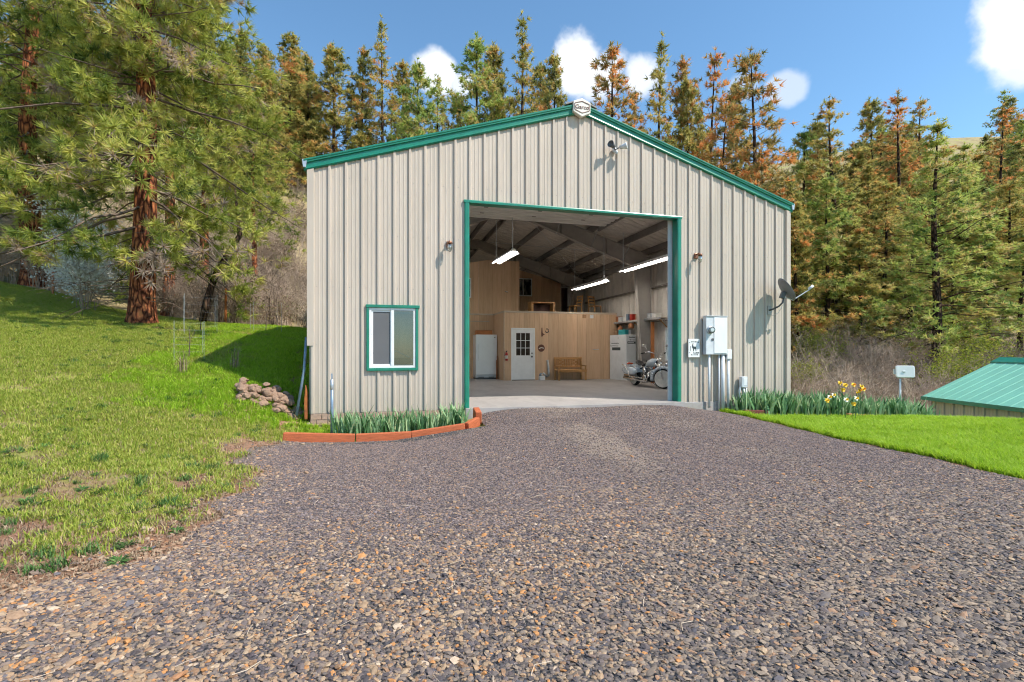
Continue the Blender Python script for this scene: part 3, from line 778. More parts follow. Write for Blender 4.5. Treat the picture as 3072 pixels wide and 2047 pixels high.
for y0, y1, z0, z1 in WIN_R:
    f = MB(); ym = (y0 + y1) / 2
    for a, b in (((W - .10, y0, z0), (W + .03, y0 + .05, z1)), ((W - .10, y1 - .05, z0), (W + .03, y1, z1)), ((W - .10, y0 + .05, z0), (W + .03, y1 - .05, z0 + .05)), ((W - .10, y0 + .05, z1 - .05), (W + .03, y1 - .05, z1)), ((W - .09, ym - .03, z0 + .05), (W + .02, ym + .03, z1 - .05))): f.box(a, b)
    w = f.build('window', M['white'], bld)
    for a, b in ((y0 + .05, ym - .03), (ym + .03, y1 - .05)):
        MB().box((W - .01, a, z0 + .05), (W - .006, b, z1 - .05)).build('pane', M['glass'], w)
MB().box((W - .07, 5.02, .86), (W - .05, 5.29, 1.93)).build('window_blind', M['palecurtain'], bld)
# foundation: block face on the left, concrete stem on the right
fnd = MB().box((0.015, -.012, -.42), (3.0, .3, -.025)).build('foundation', M['mortar'], bld)
rnd = random.Random(4)
bm_ = [MB().box((0, -.02, 0), (wd, 0, .098)).mesh('brick', M['brick']) for wd in (.185, .195, .19)]
for r in range(4):
    x = 0.02 - (.10 if r % 2 else 0)
    while x < 2.95:
        wd = .195
        xx = max(x, 0.016)
        b_ = inst('brick', bm_[rnd.randrange(3)], (xx, -.0125, -.135 - .108 * r), (rad(rnd.uniform(-1, 1)), 0, 0), (1 if xx == x else .5, 1 + rnd.uniform(-.3, .3), 1), fnd)
        x += .205
MB().box((8.0, -.035, -.5), (W + .01, .2, -.021)).build('foundation', M['concrete'], bld, bevel=.01)
MB().prism([(-.20, -.38), (-.05, -.20), (0.012, -.17), (0.012, -.42), (-.20, -.42)], 'y', -.06, .12).build('foundation_chunk', M['mortar'], bld, bevel=.03)
# structural frames
def ibeam(poly_pts, y, name='rafter'):
    pass
FR = [6.1, 12.2, 18.0]
for fy in FR:
    for s in (-1, 1):
        def X(d): return (W - d) if s > 0 else d          # distance in from the side wall
        cb, ct = .34, .62
        base = .24
        # column: web between outer and inner flange, tapering wider upwards
        zo = roof_z(X(base)) - .30
        zi = zo - .18
        col_p = [(X(base), 0.0), (X(base), zo), (X(base + ct), zi), (X(base + cb), 0.0)]
        mb = MB().prism(col_p, 'y', fy - .006, fy + .006)
        mb.bar((X(base), fy, 0), (X(base), fy, zo), .20, .014, (1, 0, 0)) if False else None
        mb.box((min(X(base), X(base + .012)), fy - .10, 0), (max(X(base), X(base + .012)), fy + .10, zo))
        mb.bar((X(base + cb), fy, 0), (X(base + ct), fy, zi), .20, .014, (1, 0, 0))
        mb.build('column', M['steel'], bld)
        # rafter
        dep0, dep1 = .62, .40
        p_out, p_in = (X(base + .02), roof_z(X(base + .02)) - .24), (XR, roof_z(XR) - .24)
        rb = MB().prism([p_out, p_in, (XR, p_in[1] - dep1), (X(base + ct - .02), roof_z(X(base + ct)) - .24 - dep0)], 'y', fy - .006, fy + .006)
        rb.bar((p_out[0], fy, p_out[1]), (p_in[0], fy, p_in[1]), .20, .016)
        rb.bar((X(base + ct - .02), fy, roof_z(X(base + ct)) - .24 - dep0), (XR, fy, p_in[1] - dep1), .20, .016)
        for t in (.33, .66):
            xx = X(base) + (XR - X(base)) * t; zt = roof_z(xx) - .24
            rb.box((xx - .005, fy - .09, zt - dep0 + .22 * t * .8), (xx + .005, fy + .09, zt))
        rb.build('rafter', M['steel'], bld)
# purlins (Z section along the building)
first = None
for s in (-1, 1):
    for d in (0.35, 1.65, 2.95, 4.2, 5.15):
        x = XR + s * d; z = roof_z(x)
        c = .316 * s
        poly = [(x - .035, z - .02), (x + .035, z - .02 - SL * .035 * s), (x + .035, z - .03), (x + .004, z - .03), (x + .004, z - .215), (x + .06, z - .215), (x + .06, z - .225), (x - .004, z - .225), (x - .004, z - .03), (x - .035, z - .03)]
        MB().prism(poly, 'y', .06, DEPTH - .1).build('purlin', M['steel_dk'], bld)
        for fy in FR[:2]:
            for sy in (-1, 1):
                if 1.5 < d < 4.5:
                    MB().bar((x, fy + sy * .62, z - .22), (x, fy + sy * .02, z - .24 - .52), .035, .006, (1, 0, 0)).build('flange_brace', M['galv'], bld)
# girts on the side walls, eave struts
for xg in (.05, W - .05):
    s = 1 if xg < 1 else -1
    for z in (2.22, 3.47):
        poly = [(xg, z), (xg + .2 * s, z), (xg + .2 * s, z + .03), (xg + .19 * s, z + .03), (xg + .19 * s, z + .01), (xg + .01 * s, z + .01), (xg + .01 * s, z + .05), (xg, z + .05)]
        MB().prism(poly, 'y', .1, DEPTH - .1).build('girt', M['steel_dk'], bld)
    MB().box((min(xg, xg + .12 * s), .1, EAVE - .28), (max(xg, xg + .12 * s), DEPTH - .1, EAVE - .06)).build('eave_strut', M['steel'], bld)
# roof rod bracing
MB().tube([(XR + .3, 6.2, roof_z(XR + .3) - .26), (W - .5, 12.1, roof_z(W - .5) - .26)], .009, 5).build('brace_rod', M['galv'], bld)
MB().tube([(W - .5, 6.2, roof_z(W - .5) - .26), (XR + .3, 12.1, roof_z(XR + .3) - .26)], .009, 5).build('brace_rod', M['galv'], bld)
# framed-opening steel beside the door
MB().box((7.965, .17, 0), (8.05, .36, 4.9)).build('door_post', M['steel'], bld)
MB().box((2.98, .17, 0), (3.065, .36, 4.9)).build('door_post', M['steel'], bld)
MB().box((7.86, .20, 0), (7.955, .23, 4.6)).build('door_post', M['greybox'], bld)
MB().box((3.07, .17, DZ + .07), (7.96, .36, DZ + .27)).build('door_header', M['steel'], bld)
# overhead door rolled up flat under the roof, carried on tracks
od = thing('overhead_door', 'pale ribbed sectional overhead door raised flat under the roof', 'door', (0, 0, 0))
ZD = 5.0
for k in range(6):
    y0 = .42 + .565 * k
    mb = MB()
    prof = [(y0 + .004, ZD), (y0 + .05, ZD + .0), (y0 + .075, ZD - .035), (y0 + .20, ZD - .035), (y0 + .225, ZD), (y0 + .33, ZD), (y0 + .355, ZD - .035), (y0 + .48, ZD - .035), (y0 + .49, ZD), (y0 + .552, ZD), (y0 + .552, ZD + .05), (y0 + .004, ZD + .05)]
    p = mb.prism(prof, 'x', 3.12, 7.90).build('door_panel', M['offwhite'], od)
    for x in (4.0, 5.5, 7.0):
        MB().box((x - .05, y0 - .04, ZD - .024), (x + .05, y0 + .05, ZD - .004)).build('hinge', M['steel_dk'], p)
for x in (3.06, 7.96):
    MB().box((x - .03, .3, ZD - .05), (x + .03, 4.3, ZD + .05)).build('track', M['steel_dk'], od)
    MB().bar((x, 4.2, ZD + .03), (x, 4.2, roof_z(x) - .2), .04, .004, (0, 1, 0)).build('track_hanger', M['galv'], od)
    MB().bar((x, 4.25, ZD), (x + (.5 if x > 5 else -.5), 5.0, roof_z(x) - .5), .035, .004, (0, 1, 0)).build('track_hanger', M['galv'], od)
MB().tube([(3.1, .34, 4.86), (7.9, .34, 4.86)], .04, 8).build('torsion_spring', M['steel_dk'], od)
MB().box((3.2, 3.815, ZD - .012), (7.8, 3.85, ZD + .06)).build('bottom_seal', M['black'], od)

# ------------------------------------------------------------------ rooms and loft inside
rooms = thing('workshop_room', 'tan plywood-sided room with a white door at the back of the workshop', 'room')
def siding(p0, p1, zlo, ztop, thick=.018, grooves=.2032, hole=None, sheetw=1.2192):
    """grooved plywood sheets from p0 to p1 (x,y), proud on the left-hand side of travel; ztop(s)"""
    p0, p1 = Vector((*p0, 0)), Vector((*p1, 0)); d = (p1 - p0); Ln = d.length; d.normalize(); nrm = Vector((d.y, -d.x, 0))
    s0 = 0.0; k = 0
    while s0 < Ln - 1e-3:
        s1 = min(Ln, s0 + sheetw)
        pts = []
        s = s0
        cuts = [s0]
        q = math.floor(s0 / grooves + 1e-6) + 1
        while q * grooves < s1 - 1e-3:
            cuts.append(q * grooves); q += 1
        cuts.append(s1)
        prof = []
        for a, b in zip(cuts, cuts[1:]):
            prof += [(a + (.006 if a > s0 else .002), thick), (b - (.006 if b < s1 else .002), thick)]
            if b < s1: prof += [(b - .005, thick - .008), (b + .005, thick - .008)]
        mb = MB()
        for (a, ra), (b, rb) in zip(prof, prof[1:]):
            spans = [(zlo, None)]
            if hole and hole[0] - 1e-3 <= a and b <= hole[1] + 1e-3:
                spans = ([(zlo, hole[2])] if hole[2] > zlo + .01 else []) + [(hole[3], None)]
            for lo, hi in spans:
                A, B = p0 + d * a + nrm * ra, p0 + d * b + nrm * rb
                mb.add([(A.x, A.y, lo), (B.x, B.y, lo), (B.x, B.y, ztop(b) if hi is None else hi), (A.x, A.y, ztop(a) if hi is None else hi)], [(0, 1, 2, 3)])
        mb.build('siding_sheet', M['siding'], rooms)
        s0 = s1; k += 1
RY = 8.57
siding((5.93, RY), (10.70, RY), 0.0, lambda s: 2.66)
siding((5.93, 10.32), (5.93, RY), 0.0, lambda s: 2.66)
siding((0.4, 10.32), (5.93, 10.32), 0.0, lambda s: 2.66)
siding((10.70, RY), (10.70, 10.3), 0.0, lambda s: 2.66)
MB().box((5.95, RY + .002, 0), (10.68, RY + .1, 2.66)).build('wall_core', M['groove'], rooms)
MB().box((.4, 10.33, 0), (5.95, 10.42, 2.66)).build('wall_core', M['groove'], rooms)
MB().box((5.90, RY - .04, 2.66), (10.73, 18.2, 2.73)).build('loft_deck', M['trimwood'], rooms)
MB().box((.3, 10.28, 2.66), (5.898, 18.2, 2.73)).build('loft_deck', M['trimwood'], rooms)
MB().box((4.7, 10.285, 2.38), (5.7, 10.30, 2.42)).build('batten', M['trimwood'], rooms)
MB().box((5.905, RY - .024, 0), (5.93, RY + .0, 2.655)).build('corner_board', M['trimwood'], rooms)
MB().box((10.69, RY - .022, 0), (10.72, RY + .01, 2.655)).build('corner_board', M['siding'], rooms)
MB().box((6.0, RY - .0235, 2.50), (6.35, RY - .018, 2.52)).build('batten', M['siding'], rooms)
MB().box((8.1, RY - .0235, 2.48), (10.4, RY - .018, 2.50)).build('batten', M['siding'], rooms)
# loft rooms
def ubtop(s): return 5.05 - .20 * max(0, 5.7 - (0.4 + s))
siding((.4, 10.55), (7.06, 10.55), 2.73, ubtop)
siding((7.06, 10.55), (7.06, 13.2), 2.73, lambda s: 5.03)
siding((7.06, 13.2), (9.98, 13.2), 2.73, lambda s: 5.30 - .245 * s)
MB().box((9.96, 13.16, 2.73), (10.0, 13.2, 4.58)).build('corner_board', M['trimwood'], rooms)
MB().box((7.055, 10.52, 2.73), (7.085, 10.55, 5.04)).build('corner_board', M['siding'], rooms)
MB().box((9.0, 17.9, 2.73), (W - .1, 17.95, 5.2)).build('back_boarding', M['maroon'], rooms)
MB().box((10.0, 14.6, 2.73), (W - .2, 14.65, 4.5)).build('back_boarding', M['maroon'], rooms)
def small_window(parent, x0, x1, z0, z1, y, back=M['curtain']):
    f = MB(); t = .05
    for a, b in (((x0, y - .05, z0), (x0 + t, y, z1)), ((x1 - t, y - .05, z0), (x1, y, z1)), ((x0 + t, y - .05, z0), (x1 - t, y, z0 + t)), ((x0 + t, y - .05, z1 - t), (x1 - t, y, z1)), (((x0 + x1) / 2 - .02, y - .045, z0 + t), ((x0 + x1) / 2 + .02, y, z1 - t))): f.box(a, b)
    w = f.build('window', M['white'], parent)
    xm = (x0 + x1) / 2
    for a, b in ((x0 + t, xm - .02), (xm + .02, x1 - t)):
        MB().box((a, y - .025, z0 + t), (b, y - .021, z1 - t)).build('pane', M['glassdark'], w)
    MB().box((x0 + t, y - .019, z0 + t), (x1 - t, y - .018, z1 - t)).build('curtain', back, w)
small_window(rooms, 7.55, 8.46, 3.84, 4.72, 13.18, M['screen'])
small_window(rooms, 3.95, 4.96, 3.40, 4.24, 10.53, M['screen'])
# the white entry door
dx0, dx1 = 6.20, 7.17
dr_ = MB()
for a, b in (((dx0, RY - .045, 0), (dx0 + .07, RY - .019, 2.06)), ((dx1 - .07, RY - .045, 0), (dx1, RY - .019, 2.06)), ((dx0 + .07, RY - .045, 1.99), (dx1 - .07, RY - .019, 2.06))): dr_.box(a, b)
dfr = dr_.build('entry_door', M['white'], rooms, bevel=.004)
sl = MB()
sx0, sx1, gz0, gz1 = dx0 + .075, dx1 - .075, .98, 1.86
gx0, gx1 = sx0 + .13, sx1 - .13
for a, b in (((sx0, RY - .034, .03), (gx0, RY - .02, 1.985)), ((gx1, RY - .034, .03), (sx1, RY - .02, 1.985)), ((gx0, RY - .034, .03), (gx1, RY - .02, gz0)), ((gx0, RY - .034, gz1), (gx1, RY - .02, 1.985))): sl.box(a, b)
slab = sl.build('door_leaf', M['white'], dfr, bevel=.003)
mu = MB()
for k in range(1, 3):
    xx = gx0 + (gx1 - gx0) * k / 3; mu.box((xx - .012, RY - .036, gz0), (xx + .012, RY - .022, gz1))
    zz = gz0 + (gz1 - gz0) * k / 3; mu.box((gx0, RY - .035, zz - .012), (gx1, RY - .021, zz + .012))
mu.build('muntins', M['white'], slab)
for i in range(3):
    for j in range(3):
        a = gx0 + (gx1 - gx0) * i / 3; b = gz0 + (gz1 - gz0) * j / 3
        MB().box((a + .012, RY - .028, b + .012), (a + (gx1 - gx0) / 3 - .012, RY - .026, b + (gz1 - gz0) / 3 - .012)).build('pane', M['glassdark'], slab)
MB().box((gx0, RY - .0235, gz0), (gx1, RY - .0225, gz1)).build('curtain', M['curtain'], slab)
for a, b in ((sx0 + .12, (sx0 + sx1) / 2 - .05), ((sx0 + sx1) / 2 + .05, sx1 - .12)):
    q = MB()
    for p0, p1 in (((a, .28), (a, .82)), ((b, .28), (b, .82)), ((a, .28), (b, .28)), ((a, .82), (b, .82))): q.bar((p0[0], RY - .036, p0[1]), (p1[0], RY - .036, p1[1]), .018, .010, (0, 1, 0))
    q.build('panel_moulding', M['white'], slab)
for z, r in ((.93, .035), (1.07, .027)):
    MB().lathe([(.012, 0), (.012, .03), (r, .04), (r, .06), (r * .6, .072), (0.0, .074)], 12, Matrix.Translation((sx1 - .06, RY - .034, z)) @ Matrix.Rotation(rad(90), 4, 'X')).build('knob', M['black'], slab, smooth=True)
MB().box((dx0 + .02, RY - .10, .0), (dx1 - .02, RY - .02, .03)).build('threshold', M['steel_dk'], dfr)

# ------------------------------------------------------------------ things inside the workshop
t = thing('upright_freezer', 'white upright freezer standing left of the plywood room', 'freezer', (5.44, 9.98, 0))
MB().box((-.44, -.30, .06), (.44, .32, 1.82)).build('cabinet', M['enamel'], t, bevel=.02)
MB().box((-.445, -.37, .17), (.445, -.305, 1.825)).build('door', M['enamel'], t, bevel=.025)
MB().box((-.36, -.405, .75), (-.335, -.372, 1.45)).build('handle', M['greybox'], t, bevel=.008)
MB().box((.31, -.374, 1.70), (.37, -.371, 1.73)).build('badge', M['darkgrey'], t)
b_ = MB().box((-.43, -.33, 0), (.43, .30, .06))
for x in (-.33, .10): b_.box((x, -.372, .075), (x + .22, -.331, .10))
b_.build('kick_grille', M['darkgrey'], t)
tag(MB().box((-.33, -.12, 0), (.33, .22, .15)).box((-.33, -.125, .155), (.33, .225, .175)).build('flat_box', M['orangebox'], bevel=.006), 'flat orange-brown box lying on top of the upright freezer', 'box').location = (5.38, 9.85, 1.828)
for k, (x, lean, h) in enumerate(((5.86, .02, .95), (5.80, .05, .78))):
    o = tag(MB().box((-.045, -.01, 0), (.045, .01, h)).build('leaning_board', M['oldwood'], bevel=.003), ('longer' if k == 0 else 'shorter') + ' red-brown board leaning between freezer and plywood room', 'board', 'boards leaning beside the freezer')
    o.location = (x, 9.5 - k * .12, 0.002); o.rotation_euler = (0, lean, rad(70))

# wall things on the plywood room
t = thing('fire_extinguisher', 'small red fire extinguisher hung left of the white door', 'extinguisher', (6.0, RY - .10, .78))
MB().lathe([(0, 0), (.05, .0), (.055, .02), (.055, .26), (.03, .31), (.018, .33), (0, .33)], 14).build('cylinder', M['red'], t, smooth=True)
MB().lathe([(.0561, .08), (.0561, .20)], 14).build('label_band', M['cream'], t)
MB().box((-.02, -.02, .33), (.02, .02, .37)).box((-.015, -.09, .37), (.015, .03, .385)).build('valve', M['black'], t)
MB().tube([(-.02, 0, .35), (-.07, -.01, .32), (-.075, -.01, .18)], .010, 6).build('hose', M['black'], t)
MB().box((-.03, .056, .1), (.03, .078, .3)).build('bracket', M['steel'], t)
t = thing('wooden_ornament', 'small dark carved wooden ornament hung right of the white door', 'ornament', (7.47, RY - .03, 1.72))
MB().prism([(-.025, 0), (.03, .02), (.05, .06), (.12, .08), (.06, .13), (.025, .16), (.015, .36), (-.02, .36), (-.03, .15)], 'y', 0, .01).build('carving', M['brownplaque'], t)
MB().box((-.012, .01, .3), (.012, .0115, .34)).build('hook', M['steel_dk'], t)
hs = MB(); pts = []
for k in range(13):
    a = rad(-60 + 300 * k / 12); pts.append((.065 * math.sin(a - rad(90) + rad(0)), 0, .085 * -math.cos(a - rad(90))))
hs.tube([(.06 * math.cos(rad(125 - 310 * k / 12)), 0, .08 * math.sin(rad(125 - 310 * k / 12))) for k in range(13)], .016, 6)
tag(hs.build('horseshoe', M['black'], smooth=True), 'small black horseshoe hung high right of the white door', 'horseshoe').location = (7.68, RY - .034, 1.96)
t = thing('round_plaque', 'round dark red plaque hung right of the white door', 'plaque', (7.44, RY - .02, 1.27), 0)
R90 = Matrix.Rotation(rad(90), 4, 'X')
MB().lathe([(.0, 0), (.145, 0), (.145, .012), (.125, .016), (.12, .008), (0, .008)], 28, R90).build('disc', M['brownplaque'], t, smooth=False)
MB().prism([(-.11, .0), (.0, .035), (.11, .01), (.10, -.02), (.0, .0), (-.10, -.035)], 'y', -.012, -.0085).build('motif', M['cream'], t)
t = thing('vent_duct', 'silver duct pipe rising from a small white box by the bench', 'duct', (7.44, RY - .14, 0))
MB().box((-.13, -.11, 0), (.09, .09, .17)).build('vent_box', M['white'], t, bevel=.02)
MB().tube([(-.04, 0, .17), (-.03, 0, .25), (.05, 0, .28), (.12, 0, .21), (.22, .02, .14), (.27, .03, .16), (.285, .04, .26), (.275, .05, .5), (.25, .08, .80)], .042, 10).build('pipe', M['galv'], t, smooth=True)
MB().tube([(-.10, -.02, .17), (-.09, -.02, .24), (-.04, -.02, .27)], .035, 8).build('elbow', M['bluepipe'], t, smooth=True)
for k, x in enumerate((9.28, 9.60)):
    o = tag(MB().box((-.075, -.02, -.07), (.075, 0, .07)).box((-.05, -.024, -.04), (.05, -.0205, .04)).build('wall_grille', M['card'] if k == 0 else M['greybox']), ('brown' if k == 0 else 'grey') + ' little square grille under the loft edge above the bench', 'grille')
    o.location = (x, RY - .02, 2.56)
o = tag(MB().tube([(-.12, 0, .01), (0, -.02, 0), (.10, -.03, .0), (.13, -.03, .02)], .014, 6).build('pipe_stub', M['galv']), 'short pale pipe stub sticking out of the siding right of the bench', 'pipe'); o.location = (9.77, RY - .03, 1.21)
o = tag(MB().tube([(-.06, 0, .02), (0, -.02, 0), (.06, -.03, -.01)], .02, 6).build('pipe_stub', M['galv']), 'short pale pipe stub on the upper loft wall', 'pipe'); o.location = (6.50, 10.5, 3.70)

# bench
t = thing('wooden_bench', 'honey-coloured wooden bench with slatted back against the plywood wall', 'bench', (8.55, 8.24, 0))
for k in range(5):
    MB().box((-.62, -.28 + .105 * k, .40), (.62, -.185 + .105 * k, .425)).build('seat_slat', M['oak'], t, bevel=.006)
MB().box((-.60, -.275, .33), (.60, -.25, .399)).build('apron', M['oak'], t)
for x in (-.56, .56):
    MB().box((x - .03, -.26, 0), (x + .03, -.19, .40)).build('leg', M['oak'], t, bevel=.006)
    MB().bar((x, .20, 0), (x, .27, .92), .06, .05, (0, 1, 0)).build('leg', M['oak'], t, bevel=.006)
    MB().box((x - .03, -.30, .56), (x + .03, .22, .59)).box((x - .025, -.25, .40), (x + .025, -.20, .56)).build('armrest', M['oak'], t, bevel=.006)
for z0, z1 in ((.82, .91), (.50, .56)):
    MB().box((-.60, .215 + (z0 - .5) * .09, z0), (.60, .245 + (z0 - .5) * .09, z1)).build('back_rail', M['oak'], t, bevel=.006)
for k in range(15):
    x = -.55 + 1.1 * k / 14
    if k in (3, 4, 10, 11): 
        continue
    MB().box((x - .02, .22, .56), (x + .02, .235, .82)).build('back_slat', M['oak'], t)
for sx in (-.28, .28):
    q = MB()
    for k in range(4):
        q.lathe([(.03, -.007), (.045, -.007), (.045, .007), (.03, .007)], 10, Matrix.Translation((sx + .07 * (-1) ** k * .6, .227, .60 + .06 * k)) @ R90)
    q.build('carved_scroll', M['oak'], t)

# tall white printed carton, by the right-hand wall
t = thing('appliance_carton', 'tall white appliance carton with dark printed lettering beside the motorcycle', 'carton', (10.68, 7.95, 0), rad(9))
MB().box((-.22, -.55, 0), (.24, .56, 1.80)).build('box', M['carton'], t, bevel=.008)
MB().box((-.225, -.02, 1.65), (-.2205, .0, 1.70)).build('hand_hole', M['ink'], t)
q = MB(); r_ = random.Random(2)
for z, h, y0, y1 in ((1.44, .045, -.06, .44), (1.34, .035, -.02, .46)):
    y = y0
    while y < y1:
        w_ = r_.uniform(.03, .06); q.box((-.2215, y, z + r_.uniform(0, .01)), (-.2205, y + w_, z + h * r_.uniform(.7, 1.1))); y += w_ + .012
q.box((-.2215, -.16, 1.18), (-.2205, .40, 1.30))
q.build('print', M['ink'], t)
q = MB()
for z, h, x0, x1 in ((1.66, .055, -.10, .17), (1.57, .04, -.07, .20)):
    x = x0
    while x < x1:
        w_ = r_.uniform(.018, .032); q.box((x, -.5515, z + r_.uniform(0, .01)), (x + w_, -.5505, z + h * r_.uniform(.7, 1.1))); x += w_ + .008
q.box((-.17, -.5515, 1.44), (.22, -.5505, 1.53))
q.build('print', M['ink'], t)
q = MB()
for k in range(6): q.box((-.14 + .05 * k, -.5525, 1.465), (-.11 + .05 * k, -.5518, 1.505))
q.build('reversed_print', M['carton'], t)
o = tag(MB().box((0, 0, 0), (.16, .9, 1.93)).build('white_board', M['offwhite'], bevel=.004), 'pale tall board standing behind the white carton', 'board'); o.location = (10.72, 8.0, .0); o.location = (10.735, 7.53, .0); bpy.data.objects.remove(o)
t = thing('teal_box', 'teal and white printed box on top of the white carton', 'box', (10.66, 7.75, 1.803), rad(12))
MB().box((-.14, -.20, 0), (.05, .20, .20)).build('teal_half', M['teal'], t, bevel=.004)
MB().box((.0505, -.2, 0), (.18, .2, .19)).build('white_half', M['carton'], t, bevel=.004)
o = tag(MB().box((-.12, -.14, 0), (.12, .14, .14)).box((-.10, -.12, .141), (.10, .12, .16)).build('cardboard_box', M['card'], bevel=.004), 'small brown cardboard box on the white carton behind the teal box', 'box'); o.location = (10.62, 8.25, 1.803)
# wall shelf with clutter above the girt on the right
t = thing('wall_shelf', 'long plank shelf along the right-hand wall holding tins and boxes', 'shelf', (W - .25, 0, 2.30))
MB().box((-.22, 5.0, 0), (.14, 9.9, .03)).build('plank', M['trimwood'], t)
MB().box((-.24, 5.0, -.03), (-.221, 9.9, .04)).build('lip', M['galv'], t)
for y in (5.2, 7.0, 8.4, 9.7): MB().bar((.13, y, -.30), (-.18, y, -.005), .03, .03).build('bracket', M['oak'], t)
r_ = random.Random(9)
cl = [('red storage tin on the wall shelf', M['red'], .22, .24), ('brown box on the wall shelf', M['card'], .30, .20), ('dark red crate on the wall shelf', M['oldwood'], .36, .22), ('grey tin on the wall shelf', M['greybox'], .18, .18), ('pale box on the wall shelf', M['offwhite'], .24, .15), ('blue-grey tin on the wall shelf', M['bluepipe'], .14, .26)]
yy = 9.5
for k in range(11):
    lb, mt, w_, h_ = cl[k % 6]
    nm = ('tin' if 'tin' in lb else 'crate' if 'crate' in lb else 'box')
    o = tag(MB().box((-.13, -w_ / 2, 0), (.11, w_ / 2, h_)).box((-.135, -w_ / 2 - .005, h_ + .001), (.115, w_ / 2 + .005, h_ + .02)).build('storage_' + nm, mt, bevel=.006),
            lb + (', towards the back of the workshop' if k < 6 else ', nearer the door'), nm, 'clutter on the wall shelf')
    o.location = (W - .27, yy - w_ / 2, 2.331); yy -= w_ + r_.uniform(.03, .25)
# loft rail of dark oddments below the shelf
o = tag(MB().box((-.05, 0, 0), (.05, .10, 2.2)).box((-.054, -.004, 1.2), (.054, .104, 1.24)).build('timber_post', M['orangebox'], bevel=.004), 'orange-stained timber post standing by the right-hand wall', 'post'); o.location = (W - .34, 5.72, .0)
for k, (y, z) in enumerate(((7.2, 2.05), (8.1, 1.96), (6.4, 2.08))):
    o = tag(MB().lathe([(.0, 0), (.10, 0), (.11, .05), (.10, .16), (.06, .20), (0, .20)], 10).tube([(0, 0, .2), (0, 0, .25)], .008, 5).build('hanging_basket', M['oldwood'], smooth=True), ('middle', 'farthest', 'nearest')[k] + ' brown basket hung under the wall shelf', 'basket', 'baskets under the shelf'); o.location = (W - .42, y, z - .02)

# loft furniture
t = thing('loft_table', 'open-fronted wooden table standing on the loft', 'table', (7.98, 10.1, 2.735))
MB().box((-.55, -.25, .46), (.52, .25, .51)).build('table_top', M['oak'], t, bevel=.006)
for x in (-.50, .47):
    MB().box((x - .05, -.24, 0), (x + .04, .24, .459)).build('side_panel', M['oak'], t)
MB().box((-.45, .20, .0), (.43, .23, .455)).build('back_panel', M['maroon'], t)
def chair(x, y, rz, label):
    t = thing('wooden_chair', label, 'chair', (x, y, 2.735), rz, 'chairs stored on the loft')
    MB().box((-.21, -.21, .38), (.21, .21, .41)).build('seat', M['oak'], t, bevel=.006)
    for sx in (-.18, .18):
        for sy in (-.18, .18): MB().bar((sx * 1.1, sy * 1.1, 0), (sx, sy, .38), .035, .035, (0, 1, 0)).build('leg', M['oak'], t)
        MB().bar((sx, .19, .41), (sx, .25, .86), .035, .03, (0, 1, 0)).build('back_post', M['oak'], t)
    for z in (.56, .70, .83): MB().box((-.17, .205 + (z - .41) * .13, z - .03), (.17, .225 + (z - .41) * .13, z + .03)).build('back_slat', M['oak'], t)
chair(9.55, 10.15, rad(-75), 'pale wooden chair on the loft beside the open table')
chair(10.42, 10.05, rad(20), 'pale wooden chair at the right end of the loft')

# shop lights
def shop_light(near, far, hang, label):
    n, f = Vector(near), Vector(far); d = f - n; Ln = d.length; rz = math.atan2(d.y, d.x) - rad(90)
    t = thing('shop_light', label, 'light', (n.x, n.y, n.z), rz, 'hanging tube lights')
    tilt = (f.z - n.z) / Ln
    sec = [(-.16, 0), (-.10, .05), (-.045, .065), (-.04, .12), (.04, .12), (.045, .065), (.10, .05), (.16, 0), (.155, -.004), (.098, .045), (.04, .058), (-.04, .058), (-.098, .045), (-.155, -.004)]
    MB().loft([[(a, y, b + tilt * y) for a, b in sec] for y in (0, Ln)]).build('reflector', M['white'], t)
    for x in (-.085, .085): MB().tube([(x, .06, .02 + tilt * .06), (x, Ln - .06, .02 + tilt * (Ln - .06))], .018, 8).build('tube', M['added_glow_tube'], t, smooth=True)
    for y in (.15, Ln - .15): MB().tube([(0, y, .12 + tilt * y), (0, y, hang - n.z)], .012, 5).build('drop_rod', M['galv'], t)
shop_light((4.93, 3.3, 3.93), (4.80, 5.2, 3.93), 6.1, 'leftmost hanging tube light, end-on near the loft block')
shop_light((8.95, 5.85, 3.62), (8.95, 8.9, 3.66), 5.3, 'middle hanging tube light, deeper in and lower')
shop_light((9.26, 2.2, 3.82), (9.26, 5.3, 3.86), 5.2, 'nearest hanging tube light, beside the right door post')

